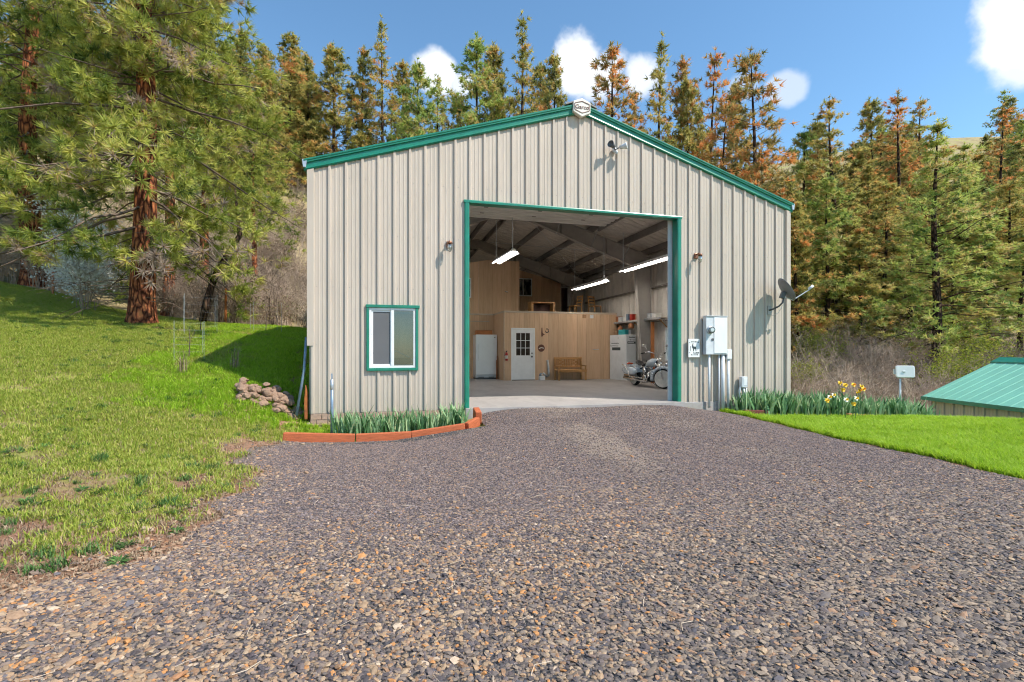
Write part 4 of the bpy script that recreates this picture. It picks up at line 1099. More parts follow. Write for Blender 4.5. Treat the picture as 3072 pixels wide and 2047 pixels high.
# ------------------------------------------------------------------ motorcycle (local x forward)
mc = thing('motorcycle', 'white touring motorcycle with chrome pipes parked by the right-hand wall', 'motorcycle', (9.66, 4.22, 0), rad(-88))
def wheel(name, x, r, wd, parent, steer=0):
    Mx = Matrix.Translation((x, 0, r)) @ Matrix.Rotation(steer, 4, 'Z') @ Matrix.Rotation(rad(90), 4, 'X')
    tq = wd / 2
    ty = MB().lathe([(r - .11, -tq * .7), (r - .06, -tq), (r - .02, -tq * .8), (r, 0), (r - .02, tq * .8), (r - .06, tq), (r - .11, tq * .7), (r - .11, -tq * .7)], 32, Mx).build(name, M['rubber'], parent, smooth=True)
    MB().lathe([(r - .125, -tq * .62), (r - .10, -tq * .72), (r - .10, -tq * .62), (r - .135, -tq * .3), (r - .135, tq * .3), (r - .10, tq * .62), (r - .10, tq * .72), (r - .125, tq * .62)], 32, Mx).build('rim', M['chrome'], ty, smooth=True)
    MB().lathe([(r - .078, -tq * .97), (r - .055, -tq * 1.015), (r - .048, -tq * 1.0)], 32, Mx).lathe([(r - .078, tq * .97), (r - .055, tq * 1.015), (r - .048, tq * 1.0)], 32, Mx).build('whitewall', M['cream'], ty)
    sp = MB()
    for k in range(18):
        a = 2 * math.pi * k / 18
        sp.tube([Mx @ Vector((.035 * math.cos(a + .5), .035 * math.sin(a + .5), (.025 if k % 2 else -.025))), Mx @ Vector(((r - .13) * math.cos(a), (r - .13) * math.sin(a), 0))], .0035, 4)
    sp.build('spokes', M['chrome'], ty)
    MB().lathe([(0, -.06), (.04, -.06), (.045, .06), (0, .06)], 14, Mx).build('hub', M['chrome'], ty, smooth=True)
    MB().lathe([(.05, -.052), (.135, -.052), (.135, -.046), (.05, -.046)], 24, Mx).lathe([(.05, .046), (.135, .046), (.135, .052), (.05, .052)], 24, Mx).build('brake_disc', M['galv'], ty)
    return ty
wheel('front_wheel', .86, .31, .13, mc, rad(36)); wheel('rear_wheel', -.78, .30, .15, mc)
def fender(x, r, w_, a0, a1, flare, parent, name, steer=0):
    n = 14; secs = []
    S = Matrix.Translation((x, 0, 0)) @ Matrix.Rotation(steer, 4, 'Z')
    for k in range(n + 1):
        a = rad(a0 + (a1 - a0) * k / n); secs.append([])
        for j in range(9):
            b = math.pi * j / 8
            rr = r + .025 * math.sin(b) + (0 if j not in (0, 8) else -.06); yy = w_ / 2 * math.cos(b)
            secs[-1].append(S @ Vector((rr * math.cos(a), yy, .32 + rr * math.sin(a))))
    mb = MB()
    for i in range(n):
        for j in range(8): mb.add([secs[i][j], secs[i][j + 1], secs[i + 1][j + 1], secs[i + 1][j]], [(0, 1, 2, 3)])
    o = mb.build(name, M['bluewhite'], parent, smooth=True)
    s = o.modifiers.new('sol', 'SOLIDIFY'); s.thickness = .006
    return o
fender(.86, .365, .20, 5, 190, 0, mc, 'front_fender', rad(36)); fender(-.78, .38, .24, 20, 205, 0, mc, 'rear_fender')
# fuel tank
secs = []
for x, w_, z0, z1 in ((-.12, .06, .66, .72), (-.02, .16, .64, .80), (.12, .26, .64, .89), (.30, .30, .66, .93), (.42, .24, .70, .92), (.47, .10, .74, .88)):
    secs.append([(x, w_ / 2 * math.cos(a), (z0 + z1) / 2 + (z1 - z0) / 2 * math.sin(a)) for a in [2 * math.pi * k / 14 for k in range(14)]])
tk = MB().loft(secs).build('fuel_tank', M['bluewhite'], mc, smooth=True)
MB().lathe([(0, 0), (.04, 0), (.04, .015), (0, .02)], 12, Matrix.Translation((.24, 0, .925))).build('filler_cap', M['chrome'], tk)
MB().box((-.08, -.03, .80), (.22, .03, .86)).build('console', M['black'], tk)
secs = []
for x, w_, z0, z1 in ((-.62, .16, .78, .86), (-.52, .28, .72, .84), (-.36, .30, .68, .74), (-.16, .28, .66, .74), (-.04, .14, .68, .78)):
    secs.append([(x, w_ / 2 * math.cos(a), (z0 + z1) / 2 + (z1 - z0) / 2 * math.sin(a)) for a in [2 * math.pi * k / 12 for k in range(12)]])
MB().loft(secs).build('seat', M['leather'], mc, smooth=True)
fr = MB()
fr.tube([(.52, 0, .86), (.46, 0, .70), (.40, 0, .30), (.10, 0, .20), (-.45, 0, .22), (-.55, 0, .55), (-.20, 0, .64), (.46, 0, .76)], .024, 8)
fr.tube([(-.45, -.10, .25), (-.80, -.10, .30)], .022, 6).tube([(-.45, .10, .25), (-.80, .10, .30)], .022, 6)
fr.build('frame', M['black'], mc, smooth=True)
en = MB().box((-.20, -.14, .18), (.28, .14, .42)).build('engine', M['black'], mc, bevel=.04)
for a, x in ((22, .12), (-22, -.04)):
    cyl = MB()
    for k in range(8):
        Mx = Matrix.Translation((x + .04 * math.sin(rad(a)), 0, .40)) @ Matrix.Rotation(rad(a), 4, 'Y') @ Matrix.Translation((0, 0, .026 * k))
        cyl.lathe([(.055, 0), (.085, 0), (.085, .014), (.055, .014)], 14, Mx)
    cyl.build('cylinder', M['enginemetal'], en)
    MB().lathe([(.0, 0), (.09, 0), (.09, .05), (.05, .07), (0, .07)], 14, Matrix.Translation((x + .04 * math.sin(rad(a)) + .21 * math.sin(rad(a)), 0, .40 + .21 * math.cos(rad(a)))) @ Matrix.Rotation(rad(a), 4, 'Y')).build('rocker_cover', M['chrome'], en, smooth=True)
for sy in (-1, 1):
    MB().lathe([(.0, 0), (.10, 0), (.11, .03), (.09, .05), (0, .055)], 18, Matrix.Translation((.04, sy * .14, .30)) @ Matrix.Rotation(rad(-90 * sy), 4, 'X')).build('engine_cover', M['chrome'], en, smooth=True)
MB().lathe([(.0, 0), (.08, 0), (.085, .04), (.06, .06), (0, .06)], 16, Matrix.Translation((.06, -.15, .52)) @ Matrix.Rotation(rad(90), 4, 'X')).build('air_cleaner', M['chrome'], en, smooth=True)
for z, dy in ((.30, .16), (.22, .19)):
    MB().tube([(.20, -.10, .48), (.30, -dy, .36), (.22, -dy, z - .02), (-.20, -dy, z - .02), (-.45, -dy, z), (-1.20, -dy, z + .03)], [.024, .024, .026, .028, .042, .044], 10).build('exhaust_pipe', M['chrome'], mc, smooth=True)
for sy in (-1, 1):
    secs = []
    for x, h0, h1 in ((-.42, .42, .56), (-.55, .36, .62), (-.90, .36, .64), (-1.12, .40, .62), (-1.18, .46, .58)):
        secs.append([(x, sy * (.21 + .08 * math.cos(a)), (h0 + h1) / 2 + (h1 - h0) / 2 * math.sin(a)) for a in [2 * math.pi * k / 12 for k in range(12)]])
    MB().loft(secs).build('saddlebag', M['bluewhite'], mc, smooth=True)
    MB().tube([(-.45, sy * .31, .30), (-.62, sy * .32, .30), (-.70, sy * .32, .50), (-.92, sy * .31, .66), (-1.15, sy * .29, .70)], .014, 6).build('bag_rail', M['chrome'], mc, smooth=True)
    MB().tube([(.86 - sy * .05, sy * .07, .31), (.62 - sy * .05, sy * .08, .92)], [.034, .026], 10).build('fork_tube', M['chrome'], mc, smooth=True)
    MB().tube([(.60, sy * .04, .96), (.58, sy * .10, 1.08), (.50, sy * .28, 1.14), (.36, sy * .40, 1.10)], .014, 8).build('handlebar', M['chrome'], mc, smooth=True)
    MB().tube([(.40, sy * .37, 1.11), (.28, sy * .43, 1.08)], .020, 8).build('grip', M['rubber'], mc)
    mr_ = MB().tube([(.46, sy * .32, 1.14), (.50, sy * .36, 1.24), (.46, sy * .40, 1.30)], .006, 5).build('mirror_stalk', M['chrome'], mc)
    MB().ball((.45, sy * .42, 1.33), (.018, .075, .045), 12, 8).build('mirror', M['chrome'], mr_, smooth=True)
    MB().tube([(.10, sy * .12, .24), (.36, sy * .26, .28), (.42, sy * .27, .44), (.40, sy * .10, .60)], .016, 8).build('crash_bar', M['chrome'], mc, smooth=True)
    MB().ball((.74, sy * .20, .74), (.05, .05, .05), 12, 8).build('passing_lamp', M['chrome'], mc, smooth=True)
    MB().ball((.76, sy * .27, .64), (.03, .03, .03), 10, 6).build('turn_signal', M['amber'], mc, smooth=True)
MB().lathe([(0, -.10), (.06, -.09), (.10, -.03), (.105, .03), (.09, .05), (0, .06)], 18, Matrix.Translation((.72, 0, .86)) @ Matrix.Rotation(rad(90), 4, 'Y')).build('headlight', M['chrome'], mc, smooth=True)
MB().prism([(.30, -.13), (.42, -.11), (.42, .11), (.30, .13)], 'z', .22, .56).build('radiator_guard', M['bluewhite'], mc, bevel=.03)
MB().tube([(-1.10, -.10, .72), (-1.22, 0, .74), (-1.10, .10, .72)], .03, 8).build('tail_lamp', M['amber'], mc, smooth=True)
MB().tube([(-.10, .16, .20), (-.02, .34, .01)], .012, 6).build('side_stand', M['steel_dk'], mc)

# oddments seen through the front window
t = thing('work_table', 'cluttered work table just behind the front window', 'table', (1.75, .75, 0))
MB().box((-.9, -.35, .86), (.9, .35, .90)).build('table_top', M['greybox'], t)
for sx in (-.8, .8):
    for sy in (-.28, .28): MB().box((sx - .03, sy - .03, 0), (sx + .03, sy + .03, .858)).build('leg', M['steel'], t)
o = tag(MB().tube([(0, 0, 0), (.22, 0, .26), (.5, .02, .12), (.62, .0, 0)], .018, 6).tube([(.22, 0, .26), (.62, .2, .05)], .012, 6).build('bent_frame', M['galv']), 'bent metal frame lying on the table inside the front window', 'frame'); o.location = (1.40, .72, .92)
o = tag(MB().box((-.22, -.1, 0), (.2, .1, .13)).box((-.15, -.105, .02), (.02, .105, .10)).build('tool_case', M['orangebox'], bevel=.01), 'orange-brown case on the table inside the front window', 'case'); o.location = (1.72, .55, .905)

# ------------------------------------------------------------------ things fixed to the front wall
def jar_lamp(x, z, label):
    t = thing('wall_lamp', label, 'lamp', (x, -.035, z), 0, 'wall lamps beside the door')
    MB().box((-.05, -.012, -.06), (.05, .034, .06)).build('back_plate', M['lampbrown'], t, bevel=.01)
    MB().tube([(0, -.01, .03), (0, -.07, .05), (0, -.12, .02), (0, -.13, -.01)], .014, 8).build('arm', M['lampbrown'], t, smooth=True)
    MB().lathe([(0, .03), (.05, .02), (.055, -.02), (.045, -.02), (.0, -.01)], 14, Matrix.Translation((0, -.13, -.0))).build('cap', M['lampbrown'], t, smooth=True)
    MB().lathe([(.04, -.01), (.046, -.06), (.042, -.12), (.025, -.15), (0, -.155)], 14, Matrix.Translation((0, -.13, -.012))).build('glass_jar', M['glass'], t, smooth=True)
    MB().lathe([(0, -.02), (.015, -.025), (.022, -.06), (.012, -.09), (0, -.095)], 10, Matrix.Translation((0, -.13, -.012))).build('bulb', M['white'], t, smooth=True)
    q = MB()
    for k in range(6):
        a = 2 * math.pi * k / 6
        q.tube([(.05 * math.cos(a), -.13 + .05 * math.sin(a), -.015), (.052 * math.cos(a), -.13 + .052 * math.sin(a), -.09), (.03 * math.cos(a), -.13 + .03 * math.sin(a), -.165), (0, -.13, -.18)], .0035, 4)
    q.build('guard', M['steel_dk'], t)
jar_lamp(2.66, 3.36, 'caged jar lamp on the wall left of the open door')
jar_lamp(8.46, 3.40, 'caged jar lamp on the wall right of the open door')
t = thing('flood_light', 'twin-head flood light high under the right roof slope', 'flood light', (6.36, -.035, 5.66))
MB().lathe([(0, 0), (.06, 0), (.06, .02), (.03, .035), (0, .035)], 16, R90).build('mount', M['greybox'], t)
for sx, tz in ((-1, 20), (1, -30)):
    MB().tube([(0, -.03, 0), (sx * .05, -.08, .02), (sx * .10, -.12, .03)], .012, 6).build('arm', M['darkgrey'], t)
    Mx = Matrix.Translation((sx * .11, -.14, .03)) @ Matrix.Rotation(rad(55 * sx), 4, 'Z') @ Matrix.Rotation(rad(80), 4, 'X')
    MB().lathe([(0, -.06), (.04, -.055), (.045, .0), (.075, .09), (.075, .11), (.066, .11), (.06, .09), (0, .07)], 18, Mx).build('lamp_head', M['darkgrey'] if sx < 0 else M['greybox'], t, smooth=True)
MB().ball((.0, -.09, -.08), (.035, .04, .04), 12, 8).build('motion_sensor', M['greybox'], t, smooth=True)
# electric service
t = thing('electric_panel', 'light grey electric meter panel on conduits right of the open door', 'electric panel', (8.62, 0, 0))
MB().box((0, -.17, 1.09), (.575, -.036, 1.98)).build('cabinet', M['greybox'], t, bevel=.008)
MB().box((.21, -.182, 1.12), (.56, -.171, 1.955)).build('breaker_door', M['white'], t, bevel=.004)
MB().box((.005, -.19, 1.981), (.58, -.036, 1.998)).build('rain_lip', M['greybox'], t)
Mx = Matrix.Translation((.10, -.171, 1.66)) @ R90
mt_ = MB().lathe([(.088, 0), (.088, .03), (.075, .035), (.0, .035)], 20, Mx).build('meter_ring', M['galv'], t, smooth=True)
MB().lathe([(.073, .03), (.072, .10), (.05, .125), (0, .13)], 20, Mx).build('meter_glass', M['glass'], mt_, smooth=True)
MB().lathe([(.055, .036), (.055, .09), (0, .09)], 20, Mx).build('meter_face', M['white'], mt_)
MB().lathe([(.0, 0), (.03, 0), (.03, .012), (0, .012)], 14, Matrix.Translation((.17, -.171, 1.44)) @ R90).build('knockout', M['darkgrey'], t)
for x, r in ((.13, .030), (.40, .018), (.50, .045)):
    MB().tube([(x, -.10, -.16 if x < .2 else -.25), (x, -.10, 1.085)], r, 12).build('conduit', M['greybox'], t, smooth=True)
t = thing('disconnect_box', 'small grey disconnect box on a tall conduit beside the meter panel', 'switch box', (9.27, 0, 0))
MB().box((-.06, -.14, .97), (.07, -.036, 1.22)).build('box', M['greybox'], t, bevel=.01)
MB().box((-.055, -.15, .99), (.065, -.141, 1.20)).build('cover', M['white'], t)
MB().bar((-.085, -.09, 1.02), (-.085, -.12, 1.14), .02, .02, (1, 0, 0)).build('lever', M['darkgrey'], t)
MB().tube([(.01, -.09, -.3), (.01, -.09, .97)], .032, 12).build('conduit', M['greybox'], t, smooth=True)
# animal sign
t = thing('animal_sign', 'white metal sign with a dark deer silhouette beside the meter panel', 'sign', (8.365, -.055, 1.24))
MB().box((-.15, -.02, -.215), (.15, -.008, .215)).build('board', M['white'], t, bevel=.004)
MB().box((-.13, -.006, -.19), (.13, .018, -.15)).box((-.13, -.006, .15), (.13, .018, .19)).build('standoff', M['steel'], t)
MB().prism([(-.055, .05), (-.04, .085), (-.035, .11), (-.02, .115), (-.025, .085), (-.02, .04), (.03, .035), (.05, .03), (.055, -.02), (.06, -.07), (.045, -.07), (.035, -.02), (.0, -.015), (-.01, -.075), (-.025, -.075), (-.025, -.01), (-.045, .0)], 'y', -.0235, -.0205).build('deer_silhouette', M['ink'], t)
q = MB(); r_ = random.Random(5)
for z, x0, x1, h in ((.135, -.07, .11, .03), (-.125, -.02, .12, .03), (-.165, -.08, .10, .022)):
    x = x0
    while x < x1:
        w_ = r_.uniform(.010, .022); q.box((x, -.0225, z), (x + w_, -.0205, z + h * r_.uniform(.6, 1.1))); x += w_ + r_.uniform(.006, .016)
for x in (-.115, .115):
    for z in (-.105, .13): q.ball((x, -.021, z), .009, 8, 6)
for k in range(6): q.box((-.105 + .004 * abs(k - 2.5), -.0225, -.07 + .02 * k), (-.095 + .004 * abs(k - 2.5), -.0205, -.052 + .02 * k))
q.build('print', M['ink'], t)
# utility pedestal
t = thing('utility_pedestal', 'small grey utility box on three short pipes low at the right corner', 'utility box', (9.70, 0, 0))
MB().box((-.08, -.15, .30), (.08, -.036, .56)).build('box', M['greybox'], t, bevel=.015)
MB().box((-.03, -.156, .36), (.06, -.151, .52)).build('cover', M['white'], t, bevel=.004)
for x in (-.11, .0, .075):
    pts = [(x, -.10, -.32), (x, -.10, .29)] if x > -.1 else [(x, -.10, -.32), (x, -.10, .22), (x + .02, -.10, .30), (x + .05, -.10, .32)]
    MB().tube(pts, .026, 10).build('pipe', M['greybox'], t, smooth=True)
# satellite dish, seen from behind
t = thing('satellite_dish', 'dark grey satellite dish on a bent arm at the right wall corner', 'satellite dish', (10.50, -.035, 2.17))
MB().box((-.06, -.014, -.11), (.06, .0, .11)).build('foot', M['steel'], t, bevel=.004)
MB().tube([(0, -.01, 0), (.02, -.10, .02), (.06, -.24, .08), (.10, -.31, .16), (.11, -.33, .28)], .021, 8).build('mast', M['darkgrey'], t, smooth=True)
axis = Vector((.80, -.30, .52)).normalized()
c = Vector((.13, -.33, .44))
Mx = Matrix.Translation(c) @ axis.to_track_quat('Z', 'Y').to_matrix().to_4x4() @ Matrix.Diagonal((1.0, 1.12, 1, 1))
dsh = MB().lathe([(0, 0), (.08, .003), (.16, .015), (.235, .035), (.275, .055), (.28, .062), (.268, .060), (.23, .045), (.16, .026), (.08, .012), (0, .008)], 36, Mx).build('reflector', M['dish'], t, smooth=True)
MB().obox(c - axis * .04 + Vector((0, 0, -.08)), (.10, .10, .16), (0, rad(20), rad(-20))).build('bracket', M['darkgrey'], t, bevel=.01)
bot = c + Mx.to_3x3() @ Vector((0, -.20, 0)); bot = min((c + Mx.to_3x3() @ Vector((.26 * math.cos(a), .26 * math.sin(a), .05)) for a in [k * math.pi / 18 for k in range(36)]), key=lambda p: p.z)
tip = bot + axis * .48 + Vector((0, 0, .02))
MB().tube([c - axis * .04 + Vector((0, 0, -.12)), bot, tip], [.013, .014, .013], 8).build('feed_arm', M['greybox'], t)
MB().tube([tip - axis * .06 + Vector((0, 0, .02)), tip + axis * .05 + Vector((0, 0, .04))], .032, 10).build('receiver', M['greybox'], t, smooth=True)
MB().tube([(0.02, -.012, -.08), (.06, -.05, -.14), (.12, -.16, -.07), (.13, -.28, .10)], .005, 5).build('cable', M['greybox'], t)

# ------------------------------------------------------------------ yard things
gz = lambda x, y: hz(x, y)
o = thing('standpipe', 'blue-grey steel standpipe in front of the left wall bed', 'pipe', (.47, -.74, gz(.47, -.74) - .02))
MB().tube([(0, 0, 0), (0, 0, .98)], .027, 12).build('pipe', M['bluepipe'], o, smooth=True)
MB().lathe([(.0, 1.06), (.03, 1.05), (.034, .93), (.034, .88), (.027, .87)], 12).build('head', M['galv'], o, smooth=True)
MB().tube([(-.02, 0, .5), (-.06, -.01, .46), (-.07, -.01, .36), (-.04, 0, .30)], .009, 6).build('handle', M['steel_dk'], o, smooth=True)
MB().bar((0, 0, 1.05), (.0, 0, 1.16), .03, .02, (1, 0, 0)).build('lever', M['bluepipe'], o)
o = tag(MB().tube([(0, 0, 0), (.12, .10, .85), (.15, .18, 1.5)], .026, 10).build('leaning_pipe', M['bluepipe'], smooth=True), 'blue-grey pipe leaning against the left corner of the workshop', 'pipe'); o.location = (-.24, .02, -.05)
o = tag(MB().prism([(-.02, 0), (.03, .0), (.025, .55), (-.005, .66), (-.03, .3)], 'y', 0, .12).build('rusty_plate', M['rust'], bevel=.006), 'rusty orange steel plate standing at the left corner', 'steel plate'); o.location = (-.075, .0, -.13)
o = tag(MB().bar((0, 0, 0), (.42, .55, .45), .07, .05).build('dark_pole', M['darkgrey'], bevel=.01), 'dark pole leaning on the left side wall above the grass', 'pole'); o.location = (-.50, 4.2, 1.28)
# landscape timbers
def timber(p, q, label, mat='redtimber', w_=.10, h=.13):
    p, q = Vector(p), Vector(q); d = q - p
    o = tag(MB().box((0, -w_ / 2, -.04), (d.length, w_ / 2, h)).build('edging_timber', M[mat], bevel=.012), label, 'timber', 'timbers edging the flower beds')
    o.location = p; o.rotation_euler = (0, -math.atan2(d.z, Vector((d.x, d.y)).length), math.atan2(d.y, d.x))
g3 = lambda x, y, dz=0: (x, y, gz(x, y) + dz)
timber(g3(-.26, -1.18), g3(.88, -1.15), 'long red timber at the left end of the window bed')
timber(g3(.90, -1.15), g3(1.84, -1.11), 'red timber in the middle of the window bed edge')
timber(g3(1.85, -1.11), g3(2.82, -1.08), 'red timber at the right part of the window bed edge')
timber(g3(2.86, -1.06), g3(3.12, -.80, .01), 'short red timber set diagonally at the bed corner')
timber(g3(3.13, -.78, .03), g3(3.14, -.45, .06), 'short upright-set red timber end beside the concrete', h=.20, w_=.12)
timber(g3(9.30, -.58, -.02), g3(9.95, -.66, -.02), 'dark red timber at the start of the right flower bed', 'darktimber')
timber(g3(11.6, -1.16, -.05), g3(12.7, -1.28, -.05), 'pale brown timber half sunk along the right flower bed', 'oldwood')
# rock pile
rp_ = thing('rock_pile', 'heap of pinkish field stones by the left corner of the workshop', 'rock pile', (-.72, .28, hz(-.72, .28)))
def rock_mesh(seed, mat, n=2, flat=.7, name='rock'):
    import bmesh
    bm = bmesh.new(); bmesh.ops.create_icosphere(bm, subdivisions=n, radius=1)
    r = random.Random(seed); dirs = [(Vector((r.gauss(0, 1), r.gauss(0, 1), r.gauss(0, 1))).normalized(), r.uniform(.55, .85)) for _ in range(11)]
    for v in bm.verts:
        p = v.co.copy()
        for d, c in dirs:
            k = p.dot(d)
            if k > c: p -= d * (k - c) * .85
        p *= 1 + r.uniform(-.03, .03); p.z *= flat; v.co = p
    me = bpy.data.meshes.new(name); bm.to_mesh(me); bm.free(); me.materials.append(mat)
    return me
rk = [rock_mesh(k, M['rock'], 2, .72) for k in range(6)]
r_ = random.Random(11)
for k in range(120):
    u = r_.random(); x = -.62 + 1.15 * u; y = r_.uniform(-.20, .22)
    lay = r_.choice((0, 0, 1, 1, 2)) if u < .85 else 0
    zz = hz(-.72 + x, .28 + y) - rp_.location.z + .02 + .10 * lay
    s = r_.uniform(.06, .115) * (1 if u < .9 else .8)
    inst('rock', rk[k % 6], (x, y + .06 * lay, zz), (r_.uniform(-.5, .5), r_.uniform(-.5, .5), r_.uniform(0, 6.28)), (s * 1.15, s, s), rp_)
# antenna on a post behind the right bed
ax, ay = V(9.15, 11.6)
t = thing('panel_antenna', 'rounded white panel antenna on a slim post behind the irises', 'antenna', (ax, ay, hz(ax, ay) - .1), 0)
MB().tube([(0, 0, 0), (0, 0, 0.99 + (-.42 - t.location.z) - .05)], .022, 10).build('post', M['greybox'], t, smooth=True)
zt = -.42 - t.location.z + 1.11
bm_q = [( -.19, -.115), (-.16, -.14), (.16, -.14), (.19, -.115), (.19, .115), (.16, .14), (-.16, .14), (-.19, .115)]
pan = MB().prism([(a + .06, b) for a, b in bm_q], 'y', -.015, .035).build('panel', M['white'], t, bevel=.012); pan.location = (0, -.05, zt); pan.rotation_euler = (rad(-6), 0, rad(-30))
q = MB().box((.0, -.03, -.02), (.06, -.016, .02)).build('emblem', M['greybox'], pan, bevel=.006)
MB().box((-.15, .036, -.06), (.02, .09, .06)).build('mount', M['greybox'], pan)
MB().prism([(-.13, -.115), (-.10, -.125), (-.10, .125), (-.13, .115)], 'y', -.028, -.0155).build('side_flange', M['white'], pan)
# low green-roofed shed on the right
sh = thing('garden_shed', 'low tan metal shed with green metal roof beyond the right lawn', 'shed', (*V(11.96, 14.0), -2.35), -YAW - rad(2.3) + rad(0))
# local: x to the right (across the shed), y away; near end towards -y
for k in range(9):
    y1 = -.9 * k
    sheet(y1 - .9, y1, 0, lambda y: 2.22, [], lambda y, r, z: (-r, y, z), -.1).build('wall_panel', M['wall'], sh)
sheet(0, 4.0, 0, lambda x: 2.22 + (2 - abs(x - 2)) * .5, [], lambda x, r, z: (x, .0 + r, z), 0).build('wall_panel', M['wall'], sh)
sheet(0, 4.0, 0, lambda x: 2.22 + (2 - abs(x - 2)) * .5, [], lambda x, r, z: (x, -8.1 - r, z), 0).build('wall_panel', M['wall'], sh)
MB().box((3.99, -8.1, 0), (4.0, 0, 2.2)).build('wall_panel', M['wall'], sh)
for k in range(10):
    y1 = .15 - .85 * k
    for s in (-1, 1):
        sheet(y1 - .85, y1, 0.0, lambda y: 1.0, [], lambda y, r, tt, s=s: (2 + s * (2.18 - 2.18 * (tt)), y, 2.21 + tt * 1.09 + r * .35), 0).build('roof_panel', M['roofgreen'], sh)
MB().prism([(-.20, 2.22), (-.205, 2.12), (-.19, 2.12), (-.185, 2.21)], 'y', -8.4, .16).build('eave_trim', M['green'], sh)
MB().prism([(1.75, 3.21), (2, 3.34), (2.25, 3.21), (2.25, 3.18), (2, 3.31), (1.75, 3.18)], 'y', -8.4, .18).build('ridge_cap', M['green'], sh)
MB().loft([[(x, y, z + 0.0) for y in (.145, .175) for z in ((2.14 + (x + .18) * .5), (2.30 + (x + .18) * .5))] for x in (-.18, 2.0)]).build('rake_trim', M['green'], sh) if False else None
MB().tube([(-.06, -.8, 1.70), (-.06, -3.0, 1.66)], .05, 8).build('drain_pipe', M['greybox'], sh)
# wire guards round saplings on the slope
def guard(x, y, w_, h, label):
    z = hz(x, y)
    t = thing('wire_guard', label, 'wire guard', (x, y, z), rad(20), 'wire guards round saplings')
    for sx in (-1, 1):
        for sy in (-1, 1): MB().tube([(sx * w_ / 2, sy * w_ / 2, -.1), (sx * w_ / 2, sy * w_ / 2, h)], .0035, 5).build('stake', M['galv'], t)
    m_ = MB()
    for k in range(5):
        zz = h * (k + 1) / 5.2
        cs = [(-w_ / 2, -w_ / 2, zz), (w_ / 2, -w_ / 2, zz), (w_ / 2, w_ / 2, zz), (-w_ / 2, w_ / 2, zz)]
        for a, b in zip(cs, cs[1:] + cs[:1]): m_.tube([a, b], .0009, 3)
    m_.build('wire', M['galv'], t)
    MB().tube([(0, 0, 0), (.02, 0, h * .5), (0, .02, h * .85)], [.012, .009, .004], 5).tube([(.02, 0, h * .5), (.12, .03, h * .75)], .004, 4).tube([(.01, 0, h * .4), (-.1, .03, h * .62)], .004, 4).build('sapling', M['twig'], t)
guard(-3.55, 5.3, .75, 1.05, 'wire guard nearest the big pine on the slope')
guard(-2.1, 6.3, .75, .9, 'wire guard on the slope nearer the workshop')
guard(-2.85, 2.4, .55, .85, 'low wire guard on the slope in front of the others')
# fence posts along the top of the slope
for k, (px_, d_, lb) in enumerate(((-18.3, 19.6, 'weathered brown fence post left of the big pine'), (-10.6, 18.2, 'thin rusty fence post right of the big pine'))):
    x, y = V(px_, d_)
    o = tag(MB().tube([(0, 0, -.1), (.02, 0, 1.35)], [.045, .04], 7).build('fence_post', M['rust'] if k else M['oldwood']), lb, 'post'); o.location = (x, y, hz(x, y))

# ------------------------------------------------------------------ scatter (for what nobody could count)
def scatter(name, pts, rots, scl, protos, seed=0):
    n = len(pts)
    me = bpy.data.meshes.new(name); me.vertices.add(n)
    me.vertices.foreach_set('co', np.ascontiguousarray(pts, np.float32).ravel())
    a = me.attributes.new('rot', 'FLOAT_VECTOR', 'POINT'); a.data.foreach_set('vector', np.ascontiguousarray(rots, np.float32).ravel())
    a = me.attributes.new('scl', 'FLOAT_VECTOR', 'POINT'); a.data.foreach_set('vector', np.ascontiguousarray(scl, np.float32).ravel())
    a = me.attributes.new('pick', 'INT', 'POINT'); a.data.foreach_set('value', np.random.RandomState(seed).randint(0, len(protos), n).astype(np.int32))
    cc = bpy.data.collections.new(name + '_pieces')
    for k, p in enumerate(protos):
        o = bpy.data.objects.new('%s_piece_%02d' % (name, k), p); cc.objects.link(o)
    ng = bpy.data.node_groups.new(name, 'GeometryNodeTree')
    ng.interface.new_socket('Geometry', in_out='INPUT', socket_type='NodeSocketGeometry')
    ng.interface.new_socket('Geometry', in_out='OUTPUT', socket_type='NodeSocketGeometry')
    N, L = ng.nodes, ng.links
    gi, go = N.new('NodeGroupInput'), N.new('NodeGroupOutput')
    ip = N.new('GeometryNodeInstanceOnPoints'); ci = N.new('GeometryNodeCollectionInfo')
    ci.inputs['Collection'].default_value = cc; ci.inputs['Separate Children'].default_value = True; ci.inputs['Reset Children'].default_value = True
    def attr(nm, ty):
        q = N.new('GeometryNodeInputNamedAttribute'); q.data_type = ty; q.inputs['Name'].default_value = nm; return q.outputs['Attribute']
    er = N.new('FunctionNodeEulerToRotation')
    L.new(attr('rot', 'FLOAT_VECTOR'), er.inputs[0]); L.new(er.outputs[0], ip.inputs['Rotation'])
    L.new(attr('scl', 'FLOAT_VECTOR'), ip.inputs['Scale']); L.new(attr('pick', 'INT'), ip.inputs['Instance Index'])
    ip.inputs['Pick Instance'].default_value = True
    L.new(gi.outputs[0], ip.inputs['Points']); L.new(ci.outputs[0], ip.inputs['Instance']); L.new(ip.outputs[0], go.inputs[0])
    o = bpy.data.objects.new(name, me); col.objects.link(o)
    md = o.modifiers.new('scatter', 'NODES'); md.node_group = ng
    return o

